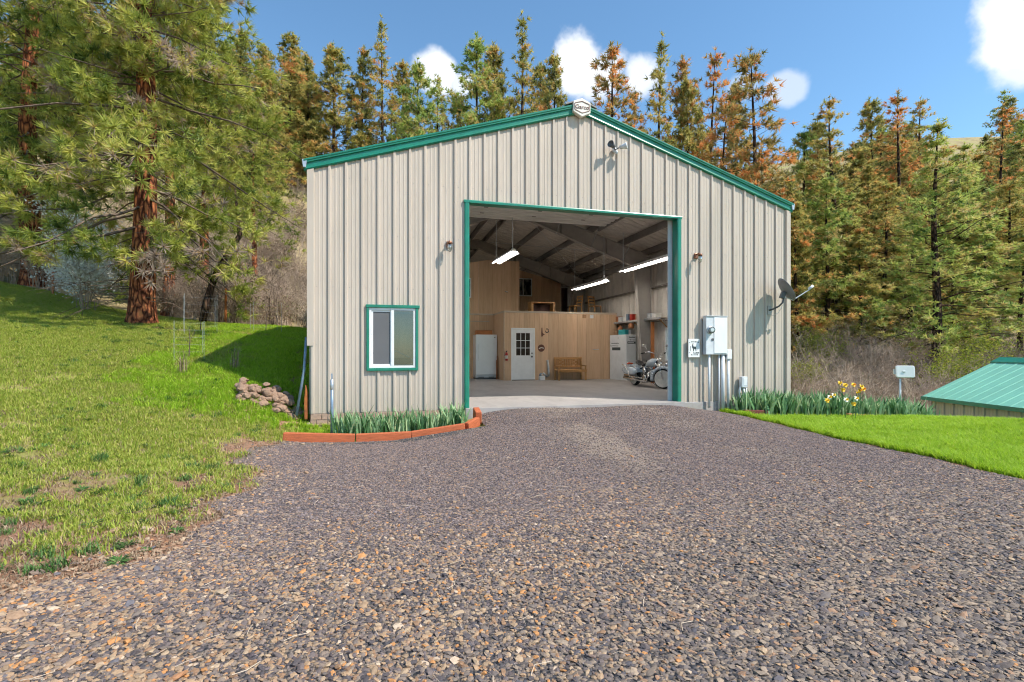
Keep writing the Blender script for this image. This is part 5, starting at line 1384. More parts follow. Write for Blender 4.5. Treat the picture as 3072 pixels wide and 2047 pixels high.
# stones
def stone_mat(name, stops):
    m, nt, N, L, b = newmat(name)
    oi = N.new('ShaderNodeObjectInfo'); r = ramp(N, stops, 'CONSTANT'); L.new(oi.outputs['Random'], r.inputs[0])
    tc = N.new('ShaderNodeTexCoord').outputs['Object']
    nz = noise(N, L, tc, 2.5, 5, 0.7); r2 = ramp(N, [(0.3, (0.72, 0.70, 0.68)), (0.7, (1.1, 1.1, 1.1))]); L.new(nz, r2.inputs[0])
    mu = N.new('ShaderNodeMix'); mu.data_type = 'RGBA'; mu.blend_type = 'MULTIPLY'; mu.inputs['Factor'].default_value = 1
    L.new(r.outputs[0], mu.inputs['A']); L.new(r2.outputs[0], mu.inputs['B']); L.new(mu.outputs['Result'], b.inputs['Base Color'])
    b.inputs['Roughness'].default_value = 0.75; b.inputs['Specular IOR Level'].default_value = 0.3
    return m
DARK = [(0, (0.093, 0.075, 0.080)), (.18, (0.153, 0.123, 0.124)), (.36, (0.114, 0.089, 0.085)), (.48, (0.213, 0.169, 0.160)), (.62, (0.196, 0.139, 0.117)), (.74, (0.305, 0.225, 0.179)), (.86, (0.262, 0.215, 0.213)), (.94, (0.371, 0.234, 0.155))]
MIX = [(0, (0.095, 0.081, 0.084)), (.13, (0.154, 0.123, 0.116)), (.26, (0.238, 0.183, 0.146)), (.40, (0.327, 0.228, 0.146)), (.54, (0.188, 0.151, 0.129)), (.66, (0.396, 0.265, 0.163)), (.76, (0.287, 0.173, 0.103)), (.85, (0.416, 0.301, 0.198)), (.92, (0.515, 0.247, 0.095)), (.98, (0.535, 0.412, 0.301))]
TAN = [(0, (0.34, 0.22, 0.14)), (.25, (0.42, 0.28, 0.18)), (.5, (0.26, 0.19, 0.15)), (.68, (0.46, 0.34, 0.23)), (.84, (0.15, 0.14, 0.155)), (.93, (0.44, 0.22, 0.11))]
GREY = [(0, (0.132, 0.107, 0.096)), (.18, (0.220, 0.174, 0.139)), (.40, (0.299, 0.231, 0.175)), (.56, (0.167, 0.137, 0.123)), (.70, (0.352, 0.265, 0.191)), (.84, (0.114, 0.104, 0.115)), (.93, (0.352, 0.215, 0.136))]
def stones(stops, nm, k, flat):
    mt = stone_mat(nm, stops)
    return [rock_mesh(100 + 7 * i + hash(nm) % 1 + k, mt, 1, flat * (0.8 + .1 * (i % 4)), 'stone') for i in range(7)]
rs = np.random.RandomState(3)
def lay(x, y, size, sink=.25):
    n = len(x); z = height(x, y) + size * (0.5 - sink) * .55
    rots = np.stack([rs.uniform(-.45, .45, n), rs.uniform(-.45, .45, n), rs.uniform(0, 6.28, n)], -1)
    scl = np.stack([size * rs.uniform(.75, 1.45, n), size * rs.uniform(.65, 1.05, n), size * rs.uniform(.6, 1.0, n)], -1) * .5
    return np.stack([x, y, z], -1), rots, scl
def in_drive(x, y, m=0.0):
    l, r = drive_edges(y)
    ok = (x > l - m) & (x < r + m) & (y < -.19)
    bedl = (x < 3.2) & (y > -1.24); bedr = (x > 9.22) & (y > -1.1)
    return ok & ~bedl & ~bedr
def in_view(x, y, pad=.4):
    dx, dy = x - CAM[0], y - CAM[1]
    d = dx * SP + dy * CP; xr = dx * CP - dy * SP
    return (d > 1.7) & (np.abs(xr) < 1.06 * d + pad)
def cand(n, x0, x1, y0, y1):
    x = rs.uniform(x0, x1, n); y = rs.uniform(y0, y1, n); return x, y
# fine dark chippings over the middle and far part
x, y = cand(520000, -1.5, 9.4, -7.8, -.2)
dnear = (y + 8.0) / 8.0
rightness = np.clip((x - 3.2) / 5, 0, 1)
keep = in_drive(x, y) & in_view(x, y) & (rs.rand(len(x)) < (1 - .95 * dust_amount(x, y))) & (rs.rand(len(x)) < np.clip((y + 7.3 + 1.2 * (fbm(x, y, 4) - .5)) / 1.6, 0.10, 1))
x, y = x[keep], y[keep]
size = rs.uniform(.017, .034, len(x)) * (1 + .3 * (rs.rand(len(x)) > .93))
print('fine chips', len(x))
o = scatter('gravel_chippings', *lay(x, y, size), stones(DARK, 'dark gravel', 1, .6)); tag(o, 'fine dark blue-grey crushed gravel covering the drive up to the door', 'gravel', kind='stuff')
# mixed pebbles in the foreground
x, y = cand(210000, -3.5, 10.5, -9.0, -3.2)
w_ = np.clip((-4.9 - y + 1.3 * (fbm(x * .8, y * .8, 14) - .5)) / 1.7, 0.02, 1)
keep = in_drive(x, y, .0) & in_view(x, y) & (rs.rand(len(x)) < w_)
x, y = x[keep], y[keep]
left = rs.rand(len(x)) < np.clip((4.4 - x + .8 * (y + 7)) / 2.6, .15, 1)
size = rs.uniform(.020, .046, len(x)) * (1 + .5 * (rs.rand(len(x)) > .95))
print('pebbles', len(x))
P_, R_, S_ = lay(x[left], y[left], size[left])
o = scatter('gravel_pebbles', P_, R_, S_, stones(MIX, 'mixed gravel', 2, .55), 1); tag(o, 'mixed tan, orange and grey pebbles across the front of the drive', 'gravel', kind='stuff')
P_, R_, S_ = lay(x[~left], y[~left], size[~left] * .92)
S_[:, 0] *= 1.35; R_[:, 2] = rs.normal(rad(-18), .4, len(R_))
o = scatter('gravel_shards', P_, R_, S_, stones(GREY, 'grey shard gravel', 3, .5), 2); tag(o, 'grey-tan elongated gravel on the right front of the drive', 'gravel', kind='stuff')
# loose stones along the ragged left edge
x, y = cand(60000, -3.6, 1.2, -8.6, -1.3)
l, r = drive_edges(y)
w_ = np.exp(-((x - l) / (.40 + .22 * np.clip(-5 - y, 0, 3))) ** 2) * np.clip(.30 + .7 * (fbm(x * 1.5, y * 1.5, 8) - .25) * 2, 0, 1)
keep = in_view(x, y) & (rs.rand(len(x)) < w_ * (.25 + .35 * np.clip((-3.5 - y) / 3, 0, 1)))
x, y = x[keep], y[keep]
size = rs.uniform(.022, .055, len(x)) * (1 + .8 * (rs.rand(len(x)) > .96))
o = scatter('edge_stones', *lay(x, y, size), stones(TAN, 'tan edge stones', 4, .55), 3); tag(o, 'pinkish tan stones strewn along the left edge of the drive', 'stones', kind='stuff')
print('edge', len(x))
x, y = cand(30000, 8.2, 10.6, -8.6, -1.1); l, r = drive_edges(y)
keep = in_view(x, y) & (np.abs(x - r - .04) < .12) & (rs.rand(len(x)) < .75); x, y = x[keep], y[keep]
o = scatter('edge_grit', *lay(x, y, rs.uniform(.010, .028, len(x))), stones([(0, (0.30, 0.15, 0.08)), (.4, (0.40, 0.22, 0.12)), (.75, (0.46, 0.30, 0.18)), (.92, (0.18, 0.15, 0.14))], 'reddish grit', 8, .6), 15); tag(o, 'reddish grit strip between the gravel and the right lawn', 'grit', kind='stuff')
# needles and straws on the gravel
tw = []
for k in range(4):
    r_ = random.Random(k); tw.append(MB().tube([(0, 0, .004), (.05, .012 * (k - 1), .008), (.11, .02 * r_.uniform(-1, 1), .005)], .0016, 3).mesh('straw', M['paletwig']))
x, y = cand(5000, -2.5, 8.5, -8.4, -3.0)
keep = in_drive(x, y, .5) & in_view(x, y) & (rs.rand(len(x)) < .05 + .12 * (x < 3)); x, y = x[keep], y[keep]; n = len(x)
o = scatter('dry_straw', np.stack([x, y, height(x, y) + .014], -1), np.stack([rs.uniform(-.1, .1, n), rs.uniform(-.1, .1, n), rs.uniform(0, 6.28, n)], -1), rs.uniform(.6, 1.3, n)[:, None].repeat(3, 1), tw, 5); tag(o, 'pale dry pine straw lying on the gravel', 'straw', kind='stuff')

# ------------------------------------------------------------------ grass
def tuft(seed, nb, h, spread, w_, mat, bend=.5):
    r = np.random.RandomState(seed); vs, fs, tone = [], [], []
    for k in range(nb):
        a = r.uniform(0, 6.28); rr = spread * math.sqrt(r.rand()); bx, by = rr * math.cos(a), rr * math.sin(a)
        th = r.uniform(0, 6.28); hh = h * r.uniform(.55, 1.15); ln = bend * hh * r.uniform(.2, 1.0); dx, dy = math.cos(th), math.sin(th)
        px, py = -dy * w_ / 2, dx * w_ / 2; o = len(vs)
        vs += [(bx - px, by - py, -.01), (bx + px, by + py, -.01), (bx + dx * ln * .35 - px * .8, by + dy * ln * .35 - py * .8, hh * .6), (bx + dx * ln * .35 + px * .8, by + dy * ln * .35 + py * .8, hh * .6), (bx + dx * ln, by + dy * ln, hh)]
        fs += [o, o + 1, o + 3, o, o + 3, o + 2, o + 2, o + 3, o + 4]
        t_ = r.rand() * .75; tone += [t_, t_, t_]
    return np_mesh('tuft', np.array(vs), np.array(fs), 3, mat, tone)
def spread_tufts(name, x, y, protos, s0, s1, label, cat, seed):
    n = len(x)
    rots = np.stack([rs.uniform(-.15, .15, n), rs.uniform(-.15, .15, n), rs.uniform(0, 6.28, n)], -1)
    s = rs.uniform(s0, s1, n); scl = np.stack([s, s, s * rs.uniform(.8, 1.2, n)], -1)
    return tag(scatter(name, np.stack([x, y, ground_z(x, y)], -1), rots, scl, protos, seed), label, cat, kind='stuff')
lawn_t = [tuft(k, 18, .075, .05, .008, M['grass_lawn'], 1.3) for k in range(5)]
dry_t = [tuft(20 + k, 14, .045, .06, .007, M['grass_dry'], 1.4) for k in range(5)]
x, y = cand(120000, 8.2, 17.5, -8.5, 1.0)
l, r = drive_edges(y); edge = (x - r) / .10
keep = in_view(x, y) & (x > r + .09 + .04 * np.sin(y * 9) + .03 * np.sin(y * 23)) & (rs.rand(len(x)) < np.clip(edge - .5, 0, 1)) & ~((x > 9.2) & (x < 13.6) & (y > -1.15 - .09 * (x - 9.3)) & (x < 14)) & (height(x, y) > -2.0)
x, y = x[keep], y[keep]; print('lawn', len(x))
spread_tufts('lawn_grass', x, y, lawn_t, .8, 1.5, 'lush bright green lawn right of the drive', 'grass', 7)
# the rough slope on the left
x, y = cand(230000, -16, .2, -8.6, 15.5)
d = (x - CAM[0]) * SP + (y - CAM[1]) * CP
l, r = drive_edges(y)
sa = soil_amount(x, y); pat = fbm(x * 1.1, y * 1.1, 31)
dens = np.clip(1.55 - 1.9 * sa - np.clip(pat - .50, 0, 1) * 4.0 * np.clip((5 - y) / 6, .2, 1), 0, 1)
keep = in_view(x, y) & (x < np.where(y > -1.25, -.06, l - .02)) & (rs.rand(len(x)) < dens) & (wild_amount(x, y) < .7)
x, y, d = x[keep], y[keep], d[keep]; print('slope', len(x))
near = y < 1.0
spread_tufts('slope_grass', x, y, dry_t, .8, 1.5, 'rough yellow-green grass on the slope left of the drive', 'grass', 8)
x, y = cand(60000, -6.5, 0.0, -0.6, 9.5); keep = (rs.rand(len(x)) < np.clip((x + 3.6) / 3.2 + (fbm(x * .9, y * .9, 55) - .5) * 1.4, 0, 1) * .9 * np.clip((y + .9) / 1.5, 0, 1)) & (soil_amount(x, y) < .55) & (x < -.06)
x, y = x[keep], y[keep]
spread_tufts('taller_grass', x, y, lawn_t, .7, 1.5, 'taller fresh green grass beside the left wall of the workshop', 'grass', 9)
x, y = cand(700, -.1, 3.0, -1.08, -.05)
spread_tufts('bed_grass', x[(x < .9)], y[(x < .9)], lawn_t, .7, 1.3, 'green grass and weeds at the left end of the window bed', 'grass', 10)
th_t = [tuft(40 + k, 12, .028, .07, .006, M['leaf_brown'], 2.2) for k in range(4)]
x, y = cand(60000, -9, .2, -8.6, 3.0); l, r = drive_edges(y)
keep = in_view(x, y) & (x < np.where(y > -1.25, -.06, l + .05)) & (rs.rand(len(x)) < .10 + .28 * np.clip((-1 - y) / 5, 0, 1)); x, y = x[keep], y[keep]
spread_tufts('dry_thatch', x, y, th_t, .7, 1.5, 'tan dry thatch between the grass on the left slope', 'thatch', 12)
x, y = cand(30000, -6, .2, -8.6, -.8); l, r = drive_edges(y); sa = soil_amount(x, y)
keep = in_view(x, y) & (x < l + .1) & (rs.rand(len(x)) < np.clip(sa - .25, 0.02, .8)); x, y = x[keep], y[keep]
size = rs.uniform(.010, .034, len(x))
o = scatter('soil_clods', *lay(x, y, size), stones([(0, (0.26, 0.145, 0.09)), (.4, (0.34, 0.20, 0.13)), (.75, (0.42, 0.27, 0.18)), (.92, (0.20, 0.15, 0.13))], 'soil clods', 6, .6), 13); tag(o, 'reddish clods and grit on the bare soil left of the drive', 'soil', kind='stuff')
# broad-leaved weed rosettes
def rosette(seed, nb, ln, w_, mat):
    r = np.random.RandomState(seed); vs, fs, tone = [], [], []
    for k in range(nb):
        a = 6.28 * k / nb + r.uniform(-.3, .3); L_ = ln * r.uniform(.6, 1.1); up = r.uniform(.25, .9); dx, dy = math.cos(a), math.sin(a); px, py = -dy * w_, dx * w_; o = len(vs)
        vs += [(0, 0, 0), (dx * L_ * .5 - px, dy * L_ * .5 - py, L_ * .5 * up), (dx * L_ * .5 + px, dy * L_ * .5 + py, L_ * .5 * up), (dx * L_, dy * L_, L_ * .55 * up)]
        fs += [o, o + 1, o + 2, o + 1, o + 3, o + 2]; t_ = r.rand() * .8; tone += [t_, t_]
    return np_mesh('rosette', np.array(vs), np.array(fs), 3, mat, tone)
ro = [rosette(k, 26, .075, .006, M['weed']) for k in range(4)]
x, y = cand(5200, -9, -.2, -8.3, 6); cl_ = fbm(x * .9, y * .9, 77)
l, r = drive_edges(y); keep = in_view(x, y) & (x < l - .1) & (rs.rand(len(x)) < np.clip((cl_ - .42) * 2.5, 0.03, .55)); x, y = x[keep], y[keep]; print('weeds', len(x))
spread_tufts('weed_rosettes', x, y, ro, .6, 1.5, 'dark green weed rosettes dotted over the left slope', 'weeds', 11)
wc = [tuft(80 + k, 60, .10, .09, .009, M['weed'], 1.6) for k in range(3)]
x, y = cand(2200, -11, -.3, -8.0, 8); cl_ = fbm(x * .7, y * .7, 91); l, r = drive_edges(y)
keep = in_view(x, y) & (x < l - .25) & (rs.rand(len(x)) < np.clip((cl_ - .38) * 2, 0.08, .6)); x, y = x[keep], y[keep]; print('weed clumps', len(x))
spread_tufts('weed_clumps', x, y, wc, .35, .95, 'darker green weed clumps spotting the left slope', 'weeds', 14)
# larger tussocks one can point at
tus = [tuft(60 + k, 70, .22, .10, .008, M['weed'], .9) for k in range(3)]
strw = [tuft(70 + k, 40, .42, .07, .006, M['leaf_brown'], .45) for k in range(2)]
for (x, y, s, lb) in ((-2.15, -5.6, .95, 'dark grassy tussock above the bare soil, lowest on the left slope'), (-1.75, -6.25, .8, 'small dark tussock at the lower edge of the bare soil'), (-3.3, -3.2, .9, 'dark tussock at the left picture edge of the slope'), (-2.0, -3.0, .75, 'green tussock in the middle of the left slope'), (-1.2, -3.9, .65, 'low green tussock nearest the gravel edge'), (-2.9, -6.4, 1.0, 'green tussock at the lower left corner')):
    o = inst('grass_tussock', tus[int(abs(x * 10)) % 3], (x, y, hz(x, y)), (0, 0, x * 7), s); tag(o, lb, 'tussock', 'tussocks on the left slope')
for (x, y, s, lb) in ((-2.6, 1.3, 1.25, 'dry straw-coloured weed clump on the slope, left of two'), (-1.75, 1.7, 1.3, 'dry straw-coloured weed clump at the edge of the wall shadow')):
    o = inst('dry_weed_clump', strw[int(abs(x * 10)) % 2], (x, y, hz(x, y)), (0, 0, x * 7), s); tag(o, lb, 'weed clump', 'dry clumps on the slope')

# ------------------------------------------------------------------ irises and daffodils
def iris_mesh(seed):
    r = np.random.RandomState(seed); vs, fs, tone = [], [], []
    fan = r.uniform(0, 3.14)
    for k in range(13):
        a = fan + r.normal(0, .5) + (math.pi if k % 2 else 0); bx, by = r.normal(0, .05), r.normal(0, .05)
        h = r.uniform(.30, .50); ln = h * r.uniform(.1, .55); w_ = r.uniform(.016, .024); dx, dy = math.cos(a), math.sin(a)
        th = r.uniform(0, 6.28); px, py = math.cos(th) * w_, math.sin(th) * w_; o = len(vs)
        for t_, wf in ((0, .8), (.35, 1.0), (.7, .8)):
            b = ln * t_ ** 1.6
            vs += [(bx + dx * b - px * wf, by + dy * b - py * wf, h * t_), (bx + dx * b + px * wf, by + dy * b + py * wf, h * t_)]
        vs.append((bx + dx * ln * 1.05, by + dy * ln * 1.05, h * (.98 if r.rand() > .15 else .8)))
        fs += [o, o + 1, o + 3, o, o + 3, o + 2, o + 2, o + 3, o + 5, o + 2, o + 5, o + 4, o + 4, o + 5, o + 6]; t_ = r.rand(); tone += [t_ * .85] * 5
    return np_mesh('iris_plant', np.array(vs), np.array(fs), 3, M['iris'], tone)
irm = [iris_mesh(k) for k in range(7)]
r_ = random.Random(21)
def iris(x, y, s, label, group):
    o = inst('iris_plant', irm[r_.randrange(7)], (x, y, hz(x, y) - .02), (r_.uniform(-.08, .08), r_.uniform(-.08, .08), r_.uniform(0, 6.28)), (s, s, s * r_.uniform(.9, 1.15))); tag(o, label, 'iris', group)
for k in range(46):
    iris(.62 + 2.35 * (k % 23) / 23 + r_.uniform(-.05, .05), -.82 + (k // 23) * .40 + r_.uniform(-.1, .1), r_.uniform(.85, 1.15), 'grey-green iris clump at the %s of the timber-edged window bed, %s row' % (('left end', 'middle', 'right end')[min(2, (k % 23) // 8)], ('front', 'back')[k // 23]), 'irises in the window bed')
for k in range(96):
    u = (k % 32) / 32
    x = 9.45 + 4.5 * u + r_.uniform(-.07, .07); y = -.48 - .95 * u - (k // 32) * .22 + r_.uniform(-.06, .06) + .38
    if y > -.16 and x < 11.1: y = -.2
    iris(x, y, r_.uniform(1.0, 1.4), 'green iris clump in the %s row of the right bed, %s' % (('back', 'middle', 'front')[k // 32], ('under the utility box', 'near the workshop corner', 'beside the daffodils', 'before the antenna post', 'at the shed end')[min(4, int(u * 5))]), 'irises in the right bed')
def daffodil(x, y, h, kind, label):
    t = thing('daffodil', label, 'daffodil', (x, y, hz(x, y)), r_.uniform(-.5, .5), 'daffodils in the right bed')
    MB().tube([(0, 0, 0), (.005, 0, h * .6), (0, -.01, h)], .006, 5).build('stem', M['iris'], t)
    Mx = Matrix.Translation((0, -.015, h)) @ Matrix.Rotation(rad(70), 4, 'X')
    q = MB()
    for k in range(6):
        a = 2 * math.pi * k / 6; c_, s_ = math.cos(a), math.sin(a)
        pts = [(0.010, -.010, 0), (.04, -.018, .006), (.060, 0, .0), (.04, .018, .006), (.010, .010, 0)]
        q.add([Mx @ Vector((p[0] * c_ - p[1] * s_, p[0] * s_ + p[1] * c_, p[2])) for p in pts], [(0, 1, 2, 3, 4)])
    q.build('petals', M['petal'] if kind != 'w' else M['petalwhite'], t)
    MB().lathe([(.014, 0), (.018, .03), (.028, .048), (.024, .046), (.014, .01)], 12, Mx).build('trumpet', M['petalorange'] if kind == 'o' else M['petal'], t, smooth=True)
dp = ((2480, 1202, 'y', 'yellow daffodil at the far left of the bloom'), (2516, 1150, 'y', 'tallest yellow daffodil in the right bed'), (2534, 1156, 'y', 'small yellow daffodil beside the tallest one'), (2527, 1170, 'y', 'yellow daffodil low in the middle of the bloom'), (2558, 1155, 'o', 'pale orange daffodil right of the tallest one'), (2576, 1172, 'o', 'deep orange daffodil, left of the orange cluster'), (2588, 1168, 'o', 'deep orange daffodil, right of the orange cluster'), (2568, 1178, 'y', 'golden daffodil low in the orange cluster'), (2580, 1160, 'y', 'golden daffodil high in the orange cluster'), (2487, 1192, 'w', 'white daffodil on the left'), (2497, 1186, 'w', 'white daffodil next to the left one'), (2537, 1200, 'w', 'white daffodil low in the middle'), (2566, 1196, 'w', 'white daffodil below the orange cluster'), (2559, 1212, 'y', 'yellow daffodil nearest the lawn'))
for k, (px, py, kd, lb) in enumerate(dp):
    D = 10.9 if py < 1195 else 10.55
    x, y = V((px - 1536) / 1476 * D, D); zt = 1.2 - (py - 1050) / 1476 * D
    daffodil(x, y, max(.25, zt - hz(x, y)), kd, lb)

# ------------------------------------------------------------------ trees
def needles(P, D_, k, ln, w_, rng, cone=.85, out=None):
    """thin triangles radiating from each point P around direction D_"""
    n = len(P)
    d = D_[:, None, :] + rng.normal(0, cone, (n, k, 3)); d /= np.linalg.norm(d, axis=-1, keepdims=True)
    face = rng.normal(0, 1, (n, k, 3)) if out is None else out[:, None, :] + rng.normal(0, .45, (n, k, 3))
    side = np.cross(d, face); side /= np.maximum(np.linalg.norm(side, axis=-1, keepdims=True), 1e-6)
    L_ = ln * rng.uniform(.6, 1.1, (n, k, 1)); base = P[:, None, :] + d * L_ * .06
    a = base - side * w_ / 2; b = base + side * w_ / 2; c_ = P[:, None, :] + d * L_
    return np.stack([a, b, c_], 2).reshape(-1, 3)
def pine(seed, H, r0, cb, spread, nbr, tpb, k, ln, w_, bark, leaf, sparse=0.0, droop=.3, prof=None, toneshift=0.0, dead=8, lean=0.0, name='pine', lowdroop=0.0, twr=.012, s0=.28, rbf=.022, bmat=None, whorl=0, jit=(.6, 1.15), asym=0.0, clump=1, crad=.22, ctone=.10, facing=True, tmul=1.0):
    """returns (trunk mesh, crown mesh); trunk base at the origin"""
    rng = np.random.RandomState(seed); rn = random.Random(seed)
    prof = prof or (lambda t: (1 - t) ** .75 * min(1, .35 + t * 4))
    tb, br = MB(), MB()
    def axis(z): return Vector((lean * z + .05 * H / 15 * math.sin(z * .5 + seed), .05 * H / 15 * math.cos(z * .45 + seed * 2), z))
    zs = [-.4, 0, .25, .8] + [H * i / 12 for i in range(2, 13)]
    zs = sorted(set(zs))
    tb.tube([axis(z) for z in zs], [max(.012, r0 * (1 - z / H) ** .8 * (1.35 if z <= 0 else 1.18 if z < .4 else 1.04 if z < 1 else 1)) for z in zs], 12)
    P, Dd, T = [], [], []
    for i in range(nbr):
        t = (i + rn.random()) / nbr
        if whorl: t = min(.995, (math.floor(t * whorl) + .5 + rn.gauss(0, .16)) / whorl)
        t = max(0.0, t); z = H * (cb + (1 - cb) * t * .985)
        az = i * 2.399 + rn.uniform(-.5, .5); L_ = spread * prof(t) * rn.uniform(*jit) * (1 + asym * math.cos(az - seed))
        if rn.random() < sparse * .4: L_ *= .5
        up = rn.uniform(-.15, .25) + .55 * t - lowdroop * (1 - t) ** 2
        o = axis(z); hd = Vector((math.cos(az), math.sin(az), 0)); side = Vector((-hd.y, hd.x, 0))
        pts = []
        wig = rn.uniform(-.25, .25)
        for s in (0, .25, .5, .75, 1.0):
            pts.append(o + hd * L_ * s + side * (wig * L_ * s * s + (rn.gauss(0, .045) * L_ if 0 < s < 1 else 0)) + Vector((0, 0, rn.gauss(0, .035) * L_ if 0 < s < 1 else 0)) + Vector((0, 0, L_ * (up * s - droop * s * s + .22 * s ** 3))))
        rb = max(.008, min(.05, rbf * L_ + .004) * (r0 / .25 if r0 < .25 else 1))
        br.tube(pts, [rb, rb * .85, rb * .65, rb * .45, rb * .2], 4, False)
        nt = max(2, int(tmul * tpb * (.35 + L_ / spread) * rn.uniform(.7, 1.2) * (1 - sparse * rn.random())))
        btone = rn.gauss(0, ctone)
        for q in range(max(1, nt // clump)):
            s = rn.uniform(s0, 1.0) ** .8
            j = min(3, int(s * 4)); f = s * 4 - j; base = pts[j].lerp(pts[j + 1], f)
            off = side * rn.gauss(0, .20) * L_ * (1.15 - s) + hd * rn.uniform(0, .12) * L_ + Vector((0, 0, rn.gauss(.02, .07) * L_ - lowdroop * .10 * L_ * rn.random()))
            tip = base + off; qt = rn.gauss(0, ctone)
            if twr and off.length > .05: br.tube([base, base.lerp(tip, .5) + Vector((0, 0, .06 * off.length)), tip], [twr, twr * .7, twr * .4], 3, False)
            for e in range(clump):
                o2 = Vector((0, 0, 0)) if e == 0 else Vector((rn.gauss(0, crad), rn.gauss(0, crad), rn.gauss(0, crad * .6)))
                P.append(tip + o2); dd = (off.normalized() * .8 + hd * .5 + o2 * 2 + Vector((0, 0, .25 - lowdroop * .5))); Dd.append(dd.normalized())
                T.append(rn.gauss(.50, .12) + toneshift + btone + qt + (.12 * (s - .6)))
    for i in range(dead):
        z = H * cb * rn.uniform(.25, 1.0); az = rn.uniform(0, 6.28); L_ = spread * rn.uniform(.2, .55); hd = Vector((math.cos(az), math.sin(az), rn.uniform(-.35, .15)))
        o = axis(z); m_ = o + hd * L_ * .6; br.tube([o, m_, o + hd * L_ + Vector((0, 0, rn.uniform(-.2, .2) * L_))], [.012 + .006 * r0 * 4, .010, .004], 3, False)
        for q in range(3): br.tube([m_, m_ + Vector((rn.gauss(0, .25), rn.gauss(0, .25), rn.gauss(-.05, .2))) * L_], [.007, .003], 3, False)
    P.append(axis(H)); Dd.append(Vector((0, 0, 1))); T.append(.5 + toneshift)
    P, Dd, T = np.array([tuple(p) for p in P]), np.array([tuple(p) for p in Dd]), np.clip(np.array(T), 0, 1)
    ax = np.stack([lean * P[:, 2], 0 * P[:, 2], P[:, 2] * .8], -1); out = P - ax; out[:, 2] = np.clip(out[:, 2], 0, None) * .15 + .45 * np.hypot(out[:, 0], out[:, 1]); out /= np.maximum(np.linalg.norm(out, axis=1, keepdims=True), 1e-6)
    v = needles(P, Dd, k, ln, w_, rng, out=out if facing else None)
    tone = np.clip(np.repeat(T, k) + rng.normal(0, .07, len(P) * k), 0, .999)
    cm = np_mesh(name + '_crown', v, np.arange(len(v)), 3, leaf, tone)
    return tb.mesh(name + '_trunk', bark, True), br.mesh(name + '_branches', bmat or bark), cm
def plant(nm, meshes, x, y, label, cat='tree', rz=0.0, s=1.0, sz=None, group=None, z=None, tilt=(0, 0)):
    t = thing(nm, label, cat, (x, y, (hz(x, y) if z is None else z) - .05), rz, group)
    t.rotation_euler = (tilt[0], tilt[1], rz)
    t.scale = (s, s, sz or s)
    for part, me in zip(('trunk', 'branches', 'crown'), meshes):
        o_ = inst(part, me, (0, 0, 0), parent=t)
        if part == 'branches': o_['kind'] = 'stuff'
    return t
BARKT = M['bark_brown']
hero_prof = lambda t: min(1.0, .80 + .5 * t) * (1 - t) ** .55
h1 = pine(5, 23, .335, .115, 4.7, 240, 36, 30, .31, .027, M['bark_red'], M['needle_hero'], droop=.42, prof=hero_prof, dead=26, lowdroop=.45, name='big_pine', twr=.009, s0=.14, rbf=.009, bmat=M['twig'], clump=6, crad=.20, ctone=.14, jit=(.35, 1.2), facing=True, toneshift=.06)
plant('red_pine', h1, -5.68, 7.25, 'big red-barked pine with drooping branches on the left slope', rz=.6)
h2 = pine(8, 21, .40, .15, 4.5, 170, 30, 22, .32, .034, M['bark_red'], M['needle_hero'], droop=.5, prof=hero_prof, dead=14, lowdroop=.45, name='second_pine', toneshift=.06, s0=.12, rbf=.010, bmat=M['twig'], twr=0, clump=5, ctone=.13, jit=(.5, 1.2))
plant('red_pine', h2, -13.2, 15.4, 'second red-barked pine near the left picture edge', rz=1.3)
h3 = pine(12, 15, .23, .42, 3.0, 120, 22, 20, .30, .034, M['bark_red'], M['needle_hero'], droop=.45, dead=12, lowdroop=.35, name='young_pine', prof=hero_prof, s0=.12, rbf=.010, bmat=M['twig'], twr=0, clump=4, ctone=.13, jit=(.4, 1.25))
for xr, d_, rz, s, lb in ((-14.3, 20.5, .3, 1.0, 'slim red-barked pine just behind the big pine'), (-13.9, 22.3, 2.0, .95, 'slim red-barked pine right of the big pine, farther back'), (-22.6, 24.0, 3.1, .9, 'slim red-barked pine behind the second big pine'), (-12.6, 24.0, 5.2, .7, 'thin pine in the brush between the big pine and the workshop')):
    x, y = V(xr, d_); plant('slim_pine', h3, x, y, lb, rz=rz, s=s)
# crooked leaning trunk in the brush
x, y = V(-10.9, 17.6)
t = thing('crooked_tree', 'dark crooked trunk leaning right out of the brush below the big pine', 'tree', (x, y, hz(x, y) - .1), -YAW)
MB().tube([(-.2, 0, 0), (.0, .0, 1.0), (.25, .1, 1.9), (.75, .15, 2.8), (1.05, .2, 3.3), (1.0, .2, 3.9), (.8, .3, 5.2)], [.13, .12, .11, .10, .09, .07, .03], 8).build('trunk', M['bark_brown'], t, smooth=True)
rng = np.random.RandomState(77)
P = np.stack([rng.normal(1.1, .75, 150), rng.normal(.2, .5, 150), rng.normal(4.3, .8, 150)], -1)
v = needles(P, np.tile(np.array([[0, 0, .3]]), (150, 1)), 30, .26, .014, rng)
inst('crown', np_mesh('crooked_crown', v, np.arange(len(v)), 3, M['needle_hero'], np.clip(np.repeat(rng.normal(.55, .15, 150), 30), 0, 1)), (0, 0, 0), parent=t)

